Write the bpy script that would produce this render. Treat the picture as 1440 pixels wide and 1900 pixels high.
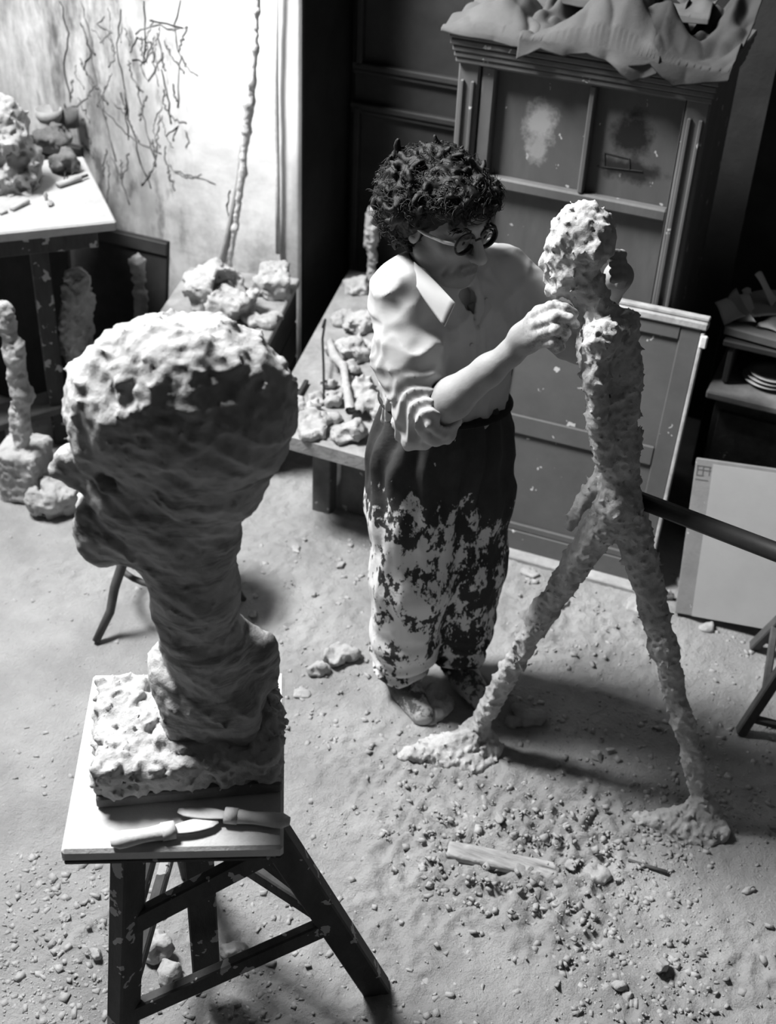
import bpy, bmesh, math, random
import numpy as np
from mathutils import Matrix, Vector

for o in list(bpy.data.objects):
    bpy.data.objects.remove(o, do_unlink=True)
SC = bpy.context.scene
COL = SC.collection
random.seed(7)
RNG = np.random.default_rng(7)

# ------------------------------------------------------------------ camera
W, H, F = 1440.0, 1900.0, 2374.0
PITCH, ROLL, YAW = math.radians(35.3), math.radians(2.9), math.radians(22.0)
CAM = np.array([0.0, 0.0, 2.65])
_fh = np.array([-math.sin(YAW), math.cos(YAW), 0.0])
_r = np.array([math.cos(YAW), math.sin(YAW), 0.0])
_z = np.array([0.0, 0.0, 1.0])
CF = _fh * math.cos(PITCH) - _z * math.sin(PITCH)
_u = _fh * math.sin(PITCH) + _z * math.cos(PITCH)
CR = _r * math.cos(ROLL) + _u * math.sin(ROLL)
CU = -_r * math.sin(ROLL) + _u * math.cos(ROLL)
cd = bpy.data.cameras.new('camera')
cam = bpy.data.objects.new('camera', cd)
COL.objects.link(cam)
cd.sensor_fit = 'VERTICAL'
cd.sensor_height = 36.0
cd.lens = 36.0 * F / H
cd.clip_start = 0.05
cd.dof.use_dof = True
cd.dof.focus_distance = 2.75
cd.dof.aperture_fstop = 3.6
m = Matrix.Identity(4)
for i in range(3):
    m[i][0] = CR[i]; m[i][1] = CU[i]; m[i][2] = -CF[i]; m[i][3] = CAM[i]
cam.matrix_world = m
SC.camera = cam

# ------------------------------------------------------------------ world, daylight, exposure
wd = bpy.data.worlds.new('world')
SC.world = wd
wd.use_nodes = True
wd.node_tree.nodes['Background'].inputs['Color'].default_value = (1, 1, 1, 1)
wd.node_tree.nodes['Background'].inputs['Strength'].default_value = 0.02

def area(name, loc, target, sx, sy, power):
    l = bpy.data.lights.new(name, 'AREA')
    l.shape = 'RECTANGLE'; l.size = sx; l.size_y = sy; l.energy = power
    o = bpy.data.objects.new(name, l)
    COL.objects.link(o)
    o.location = loc
    o.rotation_euler = (Vector(target) - Vector(loc)).to_track_quat('-Z', 'Y').to_euler()
    return o
area('studio_window_daylight', (-3.5, 2.4, 4.62), (-2.5, 2.5, 4.0), 1.2, 1.1, 800)
SC.view_settings.view_transform = 'Standard'
SC.view_settings.look = 'None'
SC.view_settings.gamma = 1.0
SC.view_settings.use_curve_mapping = False
SC.view_settings.exposure = 0.0

# ------------------------------------------------------------------ pixel of the photograph -> point of the room
def V(*a): return np.array(a, float)
def ray(px, py):
    d = CR * (px - W / 2) + CU * (H / 2 - py) + CF * F
    return d / np.linalg.norm(d)
def az(px, py, z=0.0):
    d = ray(px, py); return CAM + d * ((z - CAM[2]) / d[2])
def ay(px, py, y):
    d = ray(px, py); return CAM + d * ((y - CAM[1]) / d[1])
def ap(px, py, p0, n):
    d = ray(px, py); return CAM + d * (np.dot(np.asarray(p0) - CAM, n) / np.dot(d, n))
def unit(v):
    v = np.asarray(v, float); return v / np.linalg.norm(v)

# ------------------------------------------------------------------ materials (all grey: the photograph is black and white)
def mat(name, base, var=0.25, vscale=8.0, rough=0.9, bump=0.3, bscale=40.0, fleck=None, stretch=None, metal=0.0, stain=None, spec=0.25):
    """base grey, mottled by noise; fleck=(density scale, size, keep, grey) plaster drips; stain=(scale, threshold, grey)"""
    M = bpy.data.materials.new(name); M.use_nodes = True
    nt = M.node_tree; N = nt.nodes; L = nt.links
    B = N['Principled BSDF']
    B.inputs['Roughness'].default_value = rough
    B.inputs['Metallic'].default_value = metal
    B.inputs['Specular IOR Level'].default_value = spec
    tc = N.new('ShaderNodeTexCoord')
    mp = N.new('ShaderNodeMapping')
    L.new(tc.outputs['Object'], mp.inputs['Vector'])
    if stretch: mp.inputs['Scale'].default_value = stretch
    nz = N.new('ShaderNodeTexNoise'); nz.inputs['Scale'].default_value = vscale
    nz.inputs['Detail'].default_value = 6; nz.inputs['Roughness'].default_value = 0.65
    L.new(mp.outputs[0], nz.inputs['Vector'])
    rp = N.new('ShaderNodeValToRGB')
    a, b = base * (1 - var), min(1.0, base * (1 + var))
    rp.color_ramp.elements[0].position = 0.3; rp.color_ramp.elements[1].position = 0.7
    rp.color_ramp.elements[0].color = (a, a, a, 1); rp.color_ramp.elements[1].color = (b, b, b, 1)
    L.new(nz.outputs['Fac'], rp.inputs['Fac'])
    col = rp.outputs['Color']
    def mix(fac, grey):
        nonlocal col
        mx = N.new('ShaderNodeMix'); mx.data_type = 'RGBA'
        L.new(fac, mx.inputs['Factor']); L.new(col, mx.inputs['A'])
        mx.inputs['B'].default_value = (grey, grey, grey, 1)
        col = mx.outputs['Result']
    def thresh(sock, lo, hi, inv=False):
        r = N.new('ShaderNodeMapRange'); r.clamp = True
        r.inputs['From Min'].default_value = lo; r.inputs['From Max'].default_value = hi
        if inv: r.inputs['To Min'].default_value = 1; r.inputs['To Max'].default_value = 0
        L.new(sock, r.inputs['Value']); return r.outputs['Result']
    if stain:
        s, th, g = stain
        n2 = N.new('ShaderNodeTexNoise'); n2.inputs['Scale'].default_value = s
        n2.inputs['Detail'].default_value = 8; n2.inputs['Roughness'].default_value = 0.7
        L.new(mp.outputs[0], n2.inputs['Vector'])
        mix(thresh(n2.outputs['Fac'], th, th + 0.05), g)
    if fleck:
        s, size, keep, g = fleck
        nd = N.new('ShaderNodeTexNoise'); nd.inputs['Scale'].default_value = s * 1.7
        L.new(tc.outputs['Object'], nd.inputs['Vector'])
        md = N.new('ShaderNodeMix'); md.data_type = 'RGBA'; md.inputs['Factor'].default_value = 0.06
        L.new(tc.outputs['Object'], md.inputs['A']); L.new(nd.outputs['Color'], md.inputs['B'])
        vo = N.new('ShaderNodeTexVoronoi'); vo.inputs['Scale'].default_value = s
        L.new(md.outputs['Result'], vo.inputs['Vector'])
        sp = N.new('ShaderNodeSeparateColor'); L.new(vo.outputs['Color'], sp.inputs['Color'])
        sz = N.new('ShaderNodeMath'); sz.operation = 'MULTIPLY'; sz.inputs[1].default_value = size
        L.new(sp.outputs['Green'], sz.inputs[0])
        lt = N.new('ShaderNodeMath'); lt.operation = 'LESS_THAN'
        L.new(vo.outputs['Distance'], lt.inputs[0]); L.new(sz.outputs[0], lt.inputs[1])
        kp = N.new('ShaderNodeMath'); kp.operation = 'LESS_THAN'; kp.inputs[1].default_value = keep
        L.new(sp.outputs['Red'], kp.inputs[0])
        mu = N.new('ShaderNodeMath'); mu.operation = 'MULTIPLY'
        L.new(lt.outputs[0], mu.inputs[0]); L.new(kp.outputs[0], mu.inputs[1])
        mix(mu.outputs[0], g)
    L.new(col, B.inputs['Base Color'])
    if bump:
        nb = N.new('ShaderNodeTexNoise'); nb.inputs['Scale'].default_value = bscale
        nb.inputs['Detail'].default_value = 7; nb.inputs['Roughness'].default_value = 0.7
        L.new(mp.outputs[0], nb.inputs['Vector'])
        bp = N.new('ShaderNodeBump'); bp.inputs['Strength'].default_value = bump
        bp.inputs['Distance'].default_value = 0.012
        L.new(nb.outputs['Fac'], bp.inputs['Height']); L.new(bp.outputs['Normal'], B.inputs['Normal'])
    return M
def overlay(M, grey, fac_fn):
    """lay another pigment over a material where fac_fn(nodes, links, object coords) says"""
    nt = M.node_tree; N = nt.nodes; L = nt.links
    B = N['Principled BSDF']; src = B.inputs['Base Color'].links[0].from_socket
    tc = N.new('ShaderNodeTexCoord')
    fac = fac_fn(N, L, tc.outputs['Object'])
    mx = N.new('ShaderNodeMix'); mx.data_type = 'RGBA'
    L.new(fac, mx.inputs['Factor']); L.new(src, mx.inputs['A'])
    mx.inputs['B'].default_value = (grey, grey, grey, 1)
    L.new(mx.outputs['Result'], B.inputs['Base Color'])
def nmath(N, L, op, a, b=None, c=None):
    n = N.new('ShaderNodeMath'); n.operation = op; n.use_clamp = False
    for i, q in enumerate((a, b, c)):
        if q is None: continue
        if hasattr(q, 'is_linked'): L.new(q, n.inputs[i])
        else: n.inputs[i].default_value = q
    return n.outputs[0]
def nmap(N, L, v, a, b, c=0.0, d=1.0):
    r = N.new('ShaderNodeMapRange'); r.clamp = True
    L.new(v, r.inputs['Value'])
    for k, q in zip(('From Min', 'From Max', 'To Min', 'To Max'), (a, b, c, d)): r.inputs[k].default_value = q
    return r.outputs['Result']
def nnoise(N, L, vec, scale, stretch=None, detail=7, rough=0.7):
    if stretch:
        mp = N.new('ShaderNodeMapping'); L.new(vec, mp.inputs['Vector']); mp.inputs['Scale'].default_value = stretch; vec = mp.outputs[0]
    n = N.new('ShaderNodeTexNoise'); n.inputs['Scale'].default_value = scale
    n.inputs['Detail'].default_value = detail; n.inputs['Roughness'].default_value = rough
    L.new(vec, n.inputs['Vector']); return n.outputs['Fac']
def nsep(N, L, vec):
    q = N.new('ShaderNodeSeparateXYZ'); L.new(vec, q.inputs[0]); return q.outputs

# ------------------------------------------------------------------ object helpers
ORG = {}
def empty(name, label, cat, loc, group=None):
    o = bpy.data.objects.new(name, None); COL.objects.link(o)
    o.location = tuple(loc); o.empty_display_size = 0.05
    o['label'] = label; o['category'] = cat
    if group: o['group'] = group
    ORG[o] = np.array(loc, float)
    return o
def mesh_obj(name, verts, faces, material, parent=None, smooth=True, origin=None, label=None, cat=None, group=None, kind=None):
    """verts are world points; the object's origin is its parent's, or `origin`"""
    verts = np.asarray(verts, np.float64)
    if origin is None:
        if parent is not None: origin = ORG[parent]
        else:
            lo, hi = verts.min(0), verts.max(0); origin = V((lo[0] + hi[0]) / 2, (lo[1] + hi[1]) / 2, lo[2])
    origin = np.asarray(origin, float)
    me = bpy.data.meshes.new(name)
    v = (verts - origin).astype(np.float32)
    if isinstance(faces, np.ndarray):
        n, k = faces.shape
        me.vertices.add(len(v)); me.vertices.foreach_set('co', v.ravel())
        me.loops.add(n * k); me.loops.foreach_set('vertex_index', faces.astype(np.int32).ravel())
        me.polygons.add(n); me.polygons.foreach_set('loop_start', np.arange(0, n * k, k, dtype=np.int32))
        me.update(calc_edges=True)
    else:
        me.from_pydata(v.tolist(), [], [list(f) for f in faces]); me.update()
    if smooth: me.polygons.foreach_set('use_smooth', np.ones(len(me.polygons), bool))
    me.materials.append(material)
    o = bpy.data.objects.new(name, me); COL.objects.link(o)
    if parent is not None:
        o.parent = parent
        o.location = tuple(origin - ORG[parent])
    else: o.location = tuple(origin)
    ORG[o] = origin
    if label: o['label'] = label
    if cat: o['category'] = cat
    if group: o['group'] = group
    if kind: o['kind'] = kind
    return o

class MB:
    """collects simple solids into one mesh"""
    def __init__(s): s.v = []; s.f = []; s.n = 0
    def add(s, v, f):
        v = np.asarray(v, float); s.v.append(v); s.f += [[i + s.n for i in q] for q in f]; s.n += len(v); return s
    def box(s, c, size, R=None, bev=0.004):
        hx, hy, hz = [d / 2 for d in size]
        b = min(bev, hx * .45, hy * .45, hz * .45)
        bm = bmesh.new(); bmesh.ops.create_cube(bm, size=1)
        for q in bm.verts: q.co = Vector((q.co.x * 2 * hx, q.co.y * 2 * hy, q.co.z * 2 * hz))
        if b > 0: bmesh.ops.bevel(bm, geom=bm.edges[:] , offset=b, segments=1, affect='EDGES')
        bm.verts.index_update()
        v = np.array([q.co[:] for q in bm.verts]); f = [[q.index for q in p.verts] for p in bm.faces]; bm.free()
        if R is not None: v = v @ np.asarray(R).T
        return s.add(v + np.asarray(c, float), f)
    def beam(s, a, b, w, t, up=(0, 0, 1), bev=0.004, ext=0.0):
        a = np.asarray(a, float); b = np.asarray(b, float)
        d = unit(b - a); a = a - d * ext; b = b + d * ext
        sd = unit(np.cross(up, d)); u2 = np.cross(d, sd)
        return s.box((a + b) / 2, (np.linalg.norm(b - a), w, t), np.stack([d, sd, u2], 1), bev)
    def tube(s, pts, rad, n=10, flat=1.0, up=(0, 0, 1), caps=True):
        pts = [np.asarray(p, float) for p in pts]; k = len(pts)
        if np.isscalar(rad): rad = [rad] * k
        v = []; f = []
        sd = None
        for i, p in enumerate(pts):
            d = unit(pts[min(i + 1, k - 1)] - pts[max(i - 1, 0)])
            if sd is None:
                sd = np.cross(up, d)
                if np.linalg.norm(sd) < 1e-3: sd = np.cross((1, 0, 0), d)
            sd = unit(sd - d * np.dot(sd, d)); u2 = np.cross(d, sd)
            for j in range(n):
                a = 2 * math.pi * j / n
                v.append(p + (sd * math.cos(a) + u2 * math.sin(a) * flat) * rad[i])
        for i in range(k - 1):
            for j in range(n):
                j2 = (j + 1) % n; f.append([i * n + j, i * n + j2, (i + 1) * n + j2, (i + 1) * n + j])
        if caps: f.append(list(range(n))[::-1]); f.append([(k - 1) * n + j for j in range(n)])
        return s.add(v, f)
    def lathe(s, c, prof, n=24, R=None):
        v = []; f = []
        for r, z in prof:
            for j in range(n):
                a = 2 * math.pi * j / n; v.append((r * math.cos(a), r * math.sin(a), z))
        k = len(prof)
        for i in range(k - 1):
            for j in range(n):
                j2 = (j + 1) % n; f.append([i * n + j, i * n + j2, (i + 1) * n + j2, (i + 1) * n + j])
        v = np.array(v)
        if R is not None: v = v @ np.asarray(R).T
        return s.add(v + np.asarray(c, float), f)
    def build(s, name, material, parent=None, smooth=False, **kw):
        return mesh_obj(name, np.concatenate(s.v), s.f, material, parent, smooth, **kw)
def rotz(a):
    c, s = math.cos(a), math.sin(a); return np.array([[c, -s, 0], [s, c, 0], [0, 0, 1.0]])
def rotx(a):
    c, s = math.cos(a), math.sin(a); return np.array([[1, 0, 0], [0, c, -s], [0, s, c]])
def roty(a):
    c, s = math.cos(a), math.sin(a); return np.array([[c, 0, s], [0, 1, 0], [-s, 0, c]])

# ------------------------------------------------------------------ noise
_T = np.random.default_rng(3).random((64, 64, 64)).astype(np.float32)
def vnoise(p):
    i = np.floor(p).astype(np.int32); f = (p - i).astype(np.float32); f = f * f * (3 - 2 * f)
    i &= 63; j = (i + 1) & 63
    x0, y0, z0 = i[:, 0], i[:, 1], i[:, 2]; x1, y1, z1 = j[:, 0], j[:, 1], j[:, 2]
    fx, fy, fz = f[:, 0], f[:, 1], f[:, 2]
    def l(a, b, t): return a + (b - a) * t
    return l(l(l(_T[x0, y0, z0], _T[x1, y0, z0], fx), l(_T[x0, y1, z0], _T[x1, y1, z0], fx), fy),
             l(l(_T[x0, y0, z1], _T[x1, y0, z1], fx), l(_T[x0, y1, z1], _T[x1, y1, z1], fx), fy), fz)
def fbm(p, scale, oct=4, gain=0.5, ridged=False):
    p = np.asarray(p, np.float32) * scale; a = 1.0; s = 0; t = 0
    for k in range(oct):
        n = vnoise(p + 17.3 * k)
        if ridged: n = 1 - np.abs(2 * n - 1)
        s = s + a * n; t += a; a *= gain; p = p * 2.03
    return s / t - 0.5

# ------------------------------------------------------------------ sculpting field: blended solids -> one continuous skin
class Field:
    def __init__(s, lo, hi, res):
        s.res = res; s.lo = np.array(lo, float)
        s.n = (np.ceil((np.array(hi) - s.lo) / res).astype(int) + 1)
        s.ax = [(s.lo[i] + np.arange(s.n[i]) * res).astype(np.float32) for i in range(3)]
        s.f = np.full(s.n, 1.0, np.float32)
    def _sl(s, lo, hi):
        a = np.clip(np.floor((np.array(lo) - s.lo) / s.res).astype(int), 0, s.n)
        b = np.clip(np.ceil((np.array(hi) - s.lo) / s.res).astype(int) + 1, 0, s.n)
        if (b <= a).any(): return None, None
        sl = tuple(slice(a[i], b[i]) for i in range(3))
        g = (s.ax[0][sl[0]][:, None, None], s.ax[1][sl[1]][None, :, None], s.ax[2][sl[2]][None, None, :])
        return sl, g
    def _put(s, sl, d, k, op):
        f = s.f[sl]
        if op == 'u':
            if k > 0:
                h = np.maximum(k - np.abs(f - d), 0) / k; s.f[sl] = np.minimum(f, d) - h * h * k * .25
            else: s.f[sl] = np.minimum(f, d)
        else:
            d = -d
            if k > 0:
                h = np.maximum(k - np.abs(f - d), 0) / k; s.f[sl] = np.maximum(f, d) + h * h * k * .25
            else: s.f[sl] = np.maximum(f, d)
    def cone(s, a, b, ra, rb, k=0.02, op='u', flat=None):
        a = np.asarray(a, float); b = np.asarray(b, float); r = max(ra, rb) + k + 3 * s.res
        sl, g = s._sl(np.minimum(a, b) - r, np.maximum(a, b) + r)
        if sl is None: return s
        p = [g[i] - a[i] for i in range(3)]
        ba = b - a
        if flat is not None:
            n, sc = unit(flat[0]), flat[1]
            q = (p[0] * n[0] + p[1] * n[1] + p[2] * n[2]) * (1 / sc - 1)
            p = [p[i] + q * n[i] for i in range(3)]
            ba = ba + n * np.dot(ba, n) * (1 / sc - 1)
        t = np.clip((p[0] * ba[0] + p[1] * ba[1] + p[2] * ba[2]) / max(np.dot(ba, ba), 1e-9), 0, 1)
        d = np.sqrt((p[0] - t * ba[0]) ** 2 + (p[1] - t * ba[1]) ** 2 + (p[2] - t * ba[2]) ** 2) - (ra + t * (rb - ra))
        if flat is not None: d = d * min(1, flat[1] * 1.3)
        s._put(sl, d.astype(np.float32), k, op); return s
    def chain(s, pts, rad, k=0.02, op='u', flat=None):
        for i in range(len(pts) - 1): s.cone(pts[i], pts[i + 1], rad[i], rad[i + 1], k, op, flat)
        return s
    def ell(s, c, r, R=None, k=0.02, op='u'):
        c = np.asarray(c, float); r = np.asarray(r, float) * np.ones(3); m = r.max() + k + 3 * s.res
        sl, g = s._sl(c - m, c + m)
        if sl is None: return s
        p = [g[i] - c[i] for i in range(3)]
        if R is not None:
            R = np.asarray(R); p = [p[0] * R[0, j] + p[1] * R[1, j] + p[2] * R[2, j] for j in range(3)]
        k0 = np.sqrt((p[0] / r[0]) ** 2 + (p[1] / r[1]) ** 2 + (p[2] / r[2]) ** 2)
        k1 = np.sqrt((p[0] / r[0] ** 2) ** 2 + (p[1] / r[1] ** 2) ** 2 + (p[2] / r[2] ** 2) ** 2)
        d = k0 * (k0 - 1) / np.maximum(k1, 1e-6)
        s._put(sl, d.astype(np.float32), k, op); return s
    def box(s, c, h, R=None, rnd=0.01, k=0.02, op='u'):
        c = np.asarray(c, float); h = np.asarray(h, float); m = np.linalg.norm(h) + k + 3 * s.res
        sl, g = s._sl(c - m, c + m)
        if sl is None: return s
        p = [g[i] - c[i] for i in range(3)]
        if R is not None:
            R = np.asarray(R); p = [p[0] * R[0, j] + p[1] * R[1, j] + p[2] * R[2, j] for j in range(3)]
        q = [np.abs(p[j] + np.zeros((1, 1, 1), np.float32)) - (h[j] - rnd) for j in range(3)]
        d = np.sqrt(np.maximum(q[0], 0) ** 2 + np.maximum(q[1], 0) ** 2 + np.maximum(q[2], 0) ** 2) + np.minimum(np.maximum(np.maximum(q[0], q[1]), q[2]), 0) - rnd
        s._put(sl, d.astype(np.float32), k, op); return s
    def warp(s, fn, band=0.03):
        """add fn(points) to the field near its surface"""
        idx = np.nonzero(np.abs(s.f) < band)
        p = np.stack([s.ax[i][idx[i]] for i in range(3)], 1)
        s.f[idx] += fn(p).astype(np.float32); return s
    def skin(s):
        f = s.f; ins = f < 0
        n0, n1, n2 = f.shape
        cnt = np.zeros((n0 - 1, n1 - 1, n2 - 1), np.int8)
        for a in (0, 1):
            for b in (0, 1):
                for c in (0, 1): cnt += ins[a:n0 - 1 + a, b:n1 - 1 + b, c:n2 - 1 + c]
        act = (cnt > 0) & (cnt < 8)
        I = np.nonzero(act); nv = len(I[0])
        idm = np.full(act.shape, -1, np.int32); idm[I] = np.arange(nv)
        acc = np.zeros((nv, 3), np.float32); num = np.zeros(nv, np.float32)
        C = [(a, b, c) for a in (0, 1) for b in (0, 1) for c in (0, 1)]
        val = {c: f[I[0] + c[0], I[1] + c[1], I[2] + c[2]] for c in C}
        for c in C:
            for ax in range(3):
                if c[ax]: continue
                e = list(c); e[ax] = 1; e = tuple(e)
                A, B = val[c], val[e]; cr = (A < 0) != (B < 0)
                t = np.where(cr, A / np.where(cr, A - B, 1), 0)
                pt = np.zeros((nv, 3), np.float32); pt[:] = c; pt[:, ax] += t
                acc += pt * cr[:, None]; num += cr
        v = (np.stack(I, 1) + acc / np.maximum(num, 1)[:, None]) * s.res + s.lo
        quads = []
        for ax in range(3):
            o1, o2 = [(1, 2), (2, 0), (0, 1)][ax]
            sA = [slice(1, -1)] * 3; sA[ax] = slice(0, -1); sB = [slice(1, -1)] * 3; sB[ax] = slice(1, None)
            A = ins[tuple(sA)]; B = ins[tuple(sB)]
            for sgn in (0, 1):
                J = np.nonzero((A & ~B) if sgn == 0 else (~A & B))
                J = [J[i] + (0 if i == ax else 1) for i in range(3)]
                def cell(d1, d2):
                    q = [J[0].copy(), J[1].copy(), J[2].copy()]; q[o1] = q[o1] - d1; q[o2] = q[o2] - d2
                    return idm[q[0], q[1], q[2]]
                q = np.stack([cell(1, 1), cell(0, 1), cell(0, 0), cell(1, 0)], 1)
                quads.append(q if sgn == 0 else q[:, ::-1])
        q = np.concatenate(quads); q = q[(q >= 0).all(1)]
        return v, q
    def build(s, name, material, parent=None, **kw):
        v, q = s.skin(); return mesh_obj(name, v, q, material, parent, True, **kw)

def plaster(amp, scale=14.0, fine=0.35, seed=0.0):
    """lumpy hand-worked plaster"""
    def fn(p):
        q = p + seed
        return -amp * (fbm(q, scale, 4, 0.55, True) * 1.1 + fine * fbm(q * V(1, 1, .6), scale * 4.1, 3, 0.6) * 2)
    return fn

def flakes(fd, n, seed, keep=None, r=(.003, .008), out=(.004, .016), flat=.45, k=.004):
    """stick small torn flakes of plaster on the skin of a field"""
    rs = np.random.default_rng(seed); v, q = fd.skin()
    for i in rs.choice(len(q), min(n, len(q)), replace=False):
        c = v[q[i]].mean(0)
        if keep is not None and not keep(c): continue
        nr = np.cross(v[q[i, 2]] - v[q[i, 0]], v[q[i, 3]] - v[q[i, 1]]); nr = nr / max(np.linalg.norm(nr), 1e-12)
        d = unit(nr + rs.normal(size=3) * .7); L = out[0] + (out[1] - out[0]) * rs.random() ** 2; w = r[0] + (r[1] - r[0]) * rs.random()
        fd.cone(c - d * .003, c + d * L, w, w * .5, k=k, flat=(unit(rs.normal(size=3)), flat))
    return fd

def sheet(fn, nu, nv):
    u, v = np.meshgrid(np.linspace(0, 1, nu), np.linspace(0, 1, nv), indexing='ij')
    P = fn(u.ravel(), v.ravel())
    i = np.arange(nu * nv).reshape(nu, nv)
    q = np.stack([i[:-1, :-1].ravel(), i[1:, :-1].ravel(), i[1:, 1:].ravel(), i[:-1, 1:].ravel()], 1)
    return P, q
def solid_sheet(fn, nu, nv, th, along=None):
    """a sheet with real thickness th, extruded against its normals"""
    P, q = sheet(fn, nu, nv)
    nrm = np.zeros_like(P)
    fnm = np.cross(P[q[:, 1]] - P[q[:, 0]], P[q[:, 3]] - P[q[:, 0]])
    for c in range(4): np.add.at(nrm, q[:, c], fnm)
    nrm /= np.maximum(np.linalg.norm(nrm, axis=1), 1e-12)[:, None]
    if along is not None: nrm[:] = along
    n = len(P); P2 = np.concatenate([P, P - nrm * th])
    i = np.arange(n).reshape(nu, nv)
    b = np.concatenate([i[:, 0], i[-1, 1:], i[-2::-1, -1], i[0, -2:0:-1]])
    b2 = np.roll(b, -1)
    rim = np.stack([b2, b, b + n, b2 + n], 1)
    return P2, np.concatenate([q, q[:, ::-1] + n, rim])

def flump(c, r, seed, res=.006, rot=None):
    """a bigger lump of set plaster: broken, pitted, flat underneath; c is the middle of its base"""
    rs = np.random.default_rng(seed); r = np.asarray(r, float); c = np.asarray(c, float); m_ = r.max() * 1.5 + .02
    Q = Field(c - V(m_, m_, .0), c + V(m_, m_, r[2] * 2 + .05), res)
    R = rotz(rs.random() * 6.28 if rot is None else rot)
    Q.box(c + V(0, 0, r[2] * .55), r * V(.78, .78, .55), R @ rotx(.3 * rs.normal()) @ roty(.3 * rs.normal()), r.min() * .25, k=0)
    for k in range(4):
        o = R @ (rs.normal(size=3) * r * .42); o[2] = abs(o[2]) * .6 + r[2] * .35
        Q.ell(c + o, r * (.35 + .3 * rs.random(3)), R @ rotz(rs.random() * 3), k=.012)
    for k in range(3):
        n = unit(rs.normal(size=3)); Q.ell(c + V(0, 0, r[2] * .6) + n * r * 1.15, r.min() * (.45 + .4 * rs.random()), k=.006, op='s')
    a = min(.030, r.min() * .75)
    Q.warp(lambda p: -(a * (fbm(p + seed, 22, 3, .6, True) - .1) + .5 * a * fbm(p + seed, 70, 3, .6)), .04)
    v, q = Q.skin(); v[:, 2] = np.maximum(v[:, 2], c[2]); return v, q

def rock(c, r, seed, sub=2, rough=0.35, rot=None):
    """one broken lump of plaster: faceted, flat-bottomed; c is the middle of its base"""
    bm = bmesh.new(); bmesh.ops.create_icosphere(bm, subdivisions=sub, radius=1.0)
    bm.verts.index_update()
    v = np.array([q.co[:] for q in bm.verts]); f = np.array([[q.index for q in p.verts] for p in bm.faces]); bm.free()
    rs = np.random.default_rng(seed)
    for k in range(12):                      # chop planes -> broken facets
        n = unit(rs.normal(size=3)); d = 0.42 + 0.40 * rs.random()
        h = v @ n - d; v = v - np.outer(np.maximum(h, 0), n)
    v = v * (1 + rough * fbm(v + seed * 3.1, 2.1, 4, .7)[:, None] * 2.6)
    v = v * (1 + .16 * fbm(v + seed, 5.5, 3, .65)[:, None] * 2)
    v = v * np.asarray(r)
    v = v @ rotz(rs.random() * 6.28 if rot is None else rot).T
    v[:, 2] -= v[:, 2].min() + 0.12 * (v[:, 2].max() - v[:, 2].min()); v[:, 2] = np.maximum(v[:, 2], 0)
    return v + np.asarray(c, float), f
# ================================================================== materials
M_floor = mat('plaster_dust_floor', 0.34, 0.28, 3.0, 0.95, 0.9, 95)
M_plaster = mat('raw_plaster', 0.62, 0.16, 9, 0.92, 0.35, 60)
M_plaster_old = mat('grey_old_plaster', 0.35, 0.28, 10, 0.93, 0.5, 50)
M_clay = mat('dark_clay', 0.12, 0.4, 12, 0.85, 0.5, 45)
M_white = mat('whitewashed_wall', 0.80, 0.10, 2.0, 0.9, 0.25, 14)
M_dark = mat('dark_painted_wood', 0.030, 0.35, 5, 0.6, 0.15, 40, fleck=(16, 0.09, 0.12, 0.30))
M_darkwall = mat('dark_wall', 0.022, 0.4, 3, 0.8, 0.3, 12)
M_wardrobe = mat('grey_brown_wardrobe_paint', 0.105, 0.22, 7, 0.55, 0.12, 60, fleck=(24, 0.24, 0.30, 0.42), stretch=(1, 1, .3))
M_panelwood = mat('grey_green_panel_paint', 0.095, 0.15, 5, 0.6, 0.1, 50, fleck=(24, 0.24, 0.42, 0.5))
M_paleedge = mat('worn_pale_edge', 0.36, 0.3, 20, 0.8, 0.3, 60)
M_stand = mat('stand_wood', 0.045, 0.4, 14, 0.7, 0.35, 40, fleck=(24, 0.50, 0.55, 0.32), stretch=(1, 1, .35))
M_standtop = mat('plaster_dusted_board', 0.50, 0.14, 8, 0.9, 0.35, 70, stain=(25, 0.66, 0.2))
M_oldwood = mat('old_workbench_wood', 0.10, 0.35, 9, 0.8, 0.3, 30, fleck=(22, 0.2, 0.4, 0.32))
M_benchtop = mat('plaster_caked_bench_top', 0.27, 0.30, 10, 0.93, 0.6, 40)
M_tabletop = mat('dusty_table_top', 0.30, 0.18, 7, 0.9, 0.3, 40, stain=(14, 0.64, 0.25))
M_canvas = mat('primed_canvas', 0.32, 0.08, 4, 0.9, 0.12, 220)
M_canvasedge = mat('speckled_canvas_border', 0.20, 0.15, 10, 0.9, 0.2, 90, fleck=(30, 0.2, 0.5, 0.55))
M_cloth = mat('stiff_grey_cloth', 0.10, 0.2, 6, 0.85, 0.15, 60)
M_paper = mat('old_paper', 0.30, 0.15, 6, 0.9, 0.1, 40)
M_iron = mat('blackened_iron', 0.015, 0.3, 12, 0.55, 0.1, 60, metal=0.3)
M_bent = mat('bentwood', 0.07, 0.3, 15, 0.6, 0.15, 40)
M_pale_tool = mat('plaster_coated_tool', 0.60, 0.15, 20, 0.85, 0.2, 80)
M_crock = mat('glazed_crockery', 0.35, 0.2, 10, 0.4, 0.1, 30)
M_char = mat('charcoal_line', 0.035, 0.4, 30, 0.95, 0.1, 40)

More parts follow.
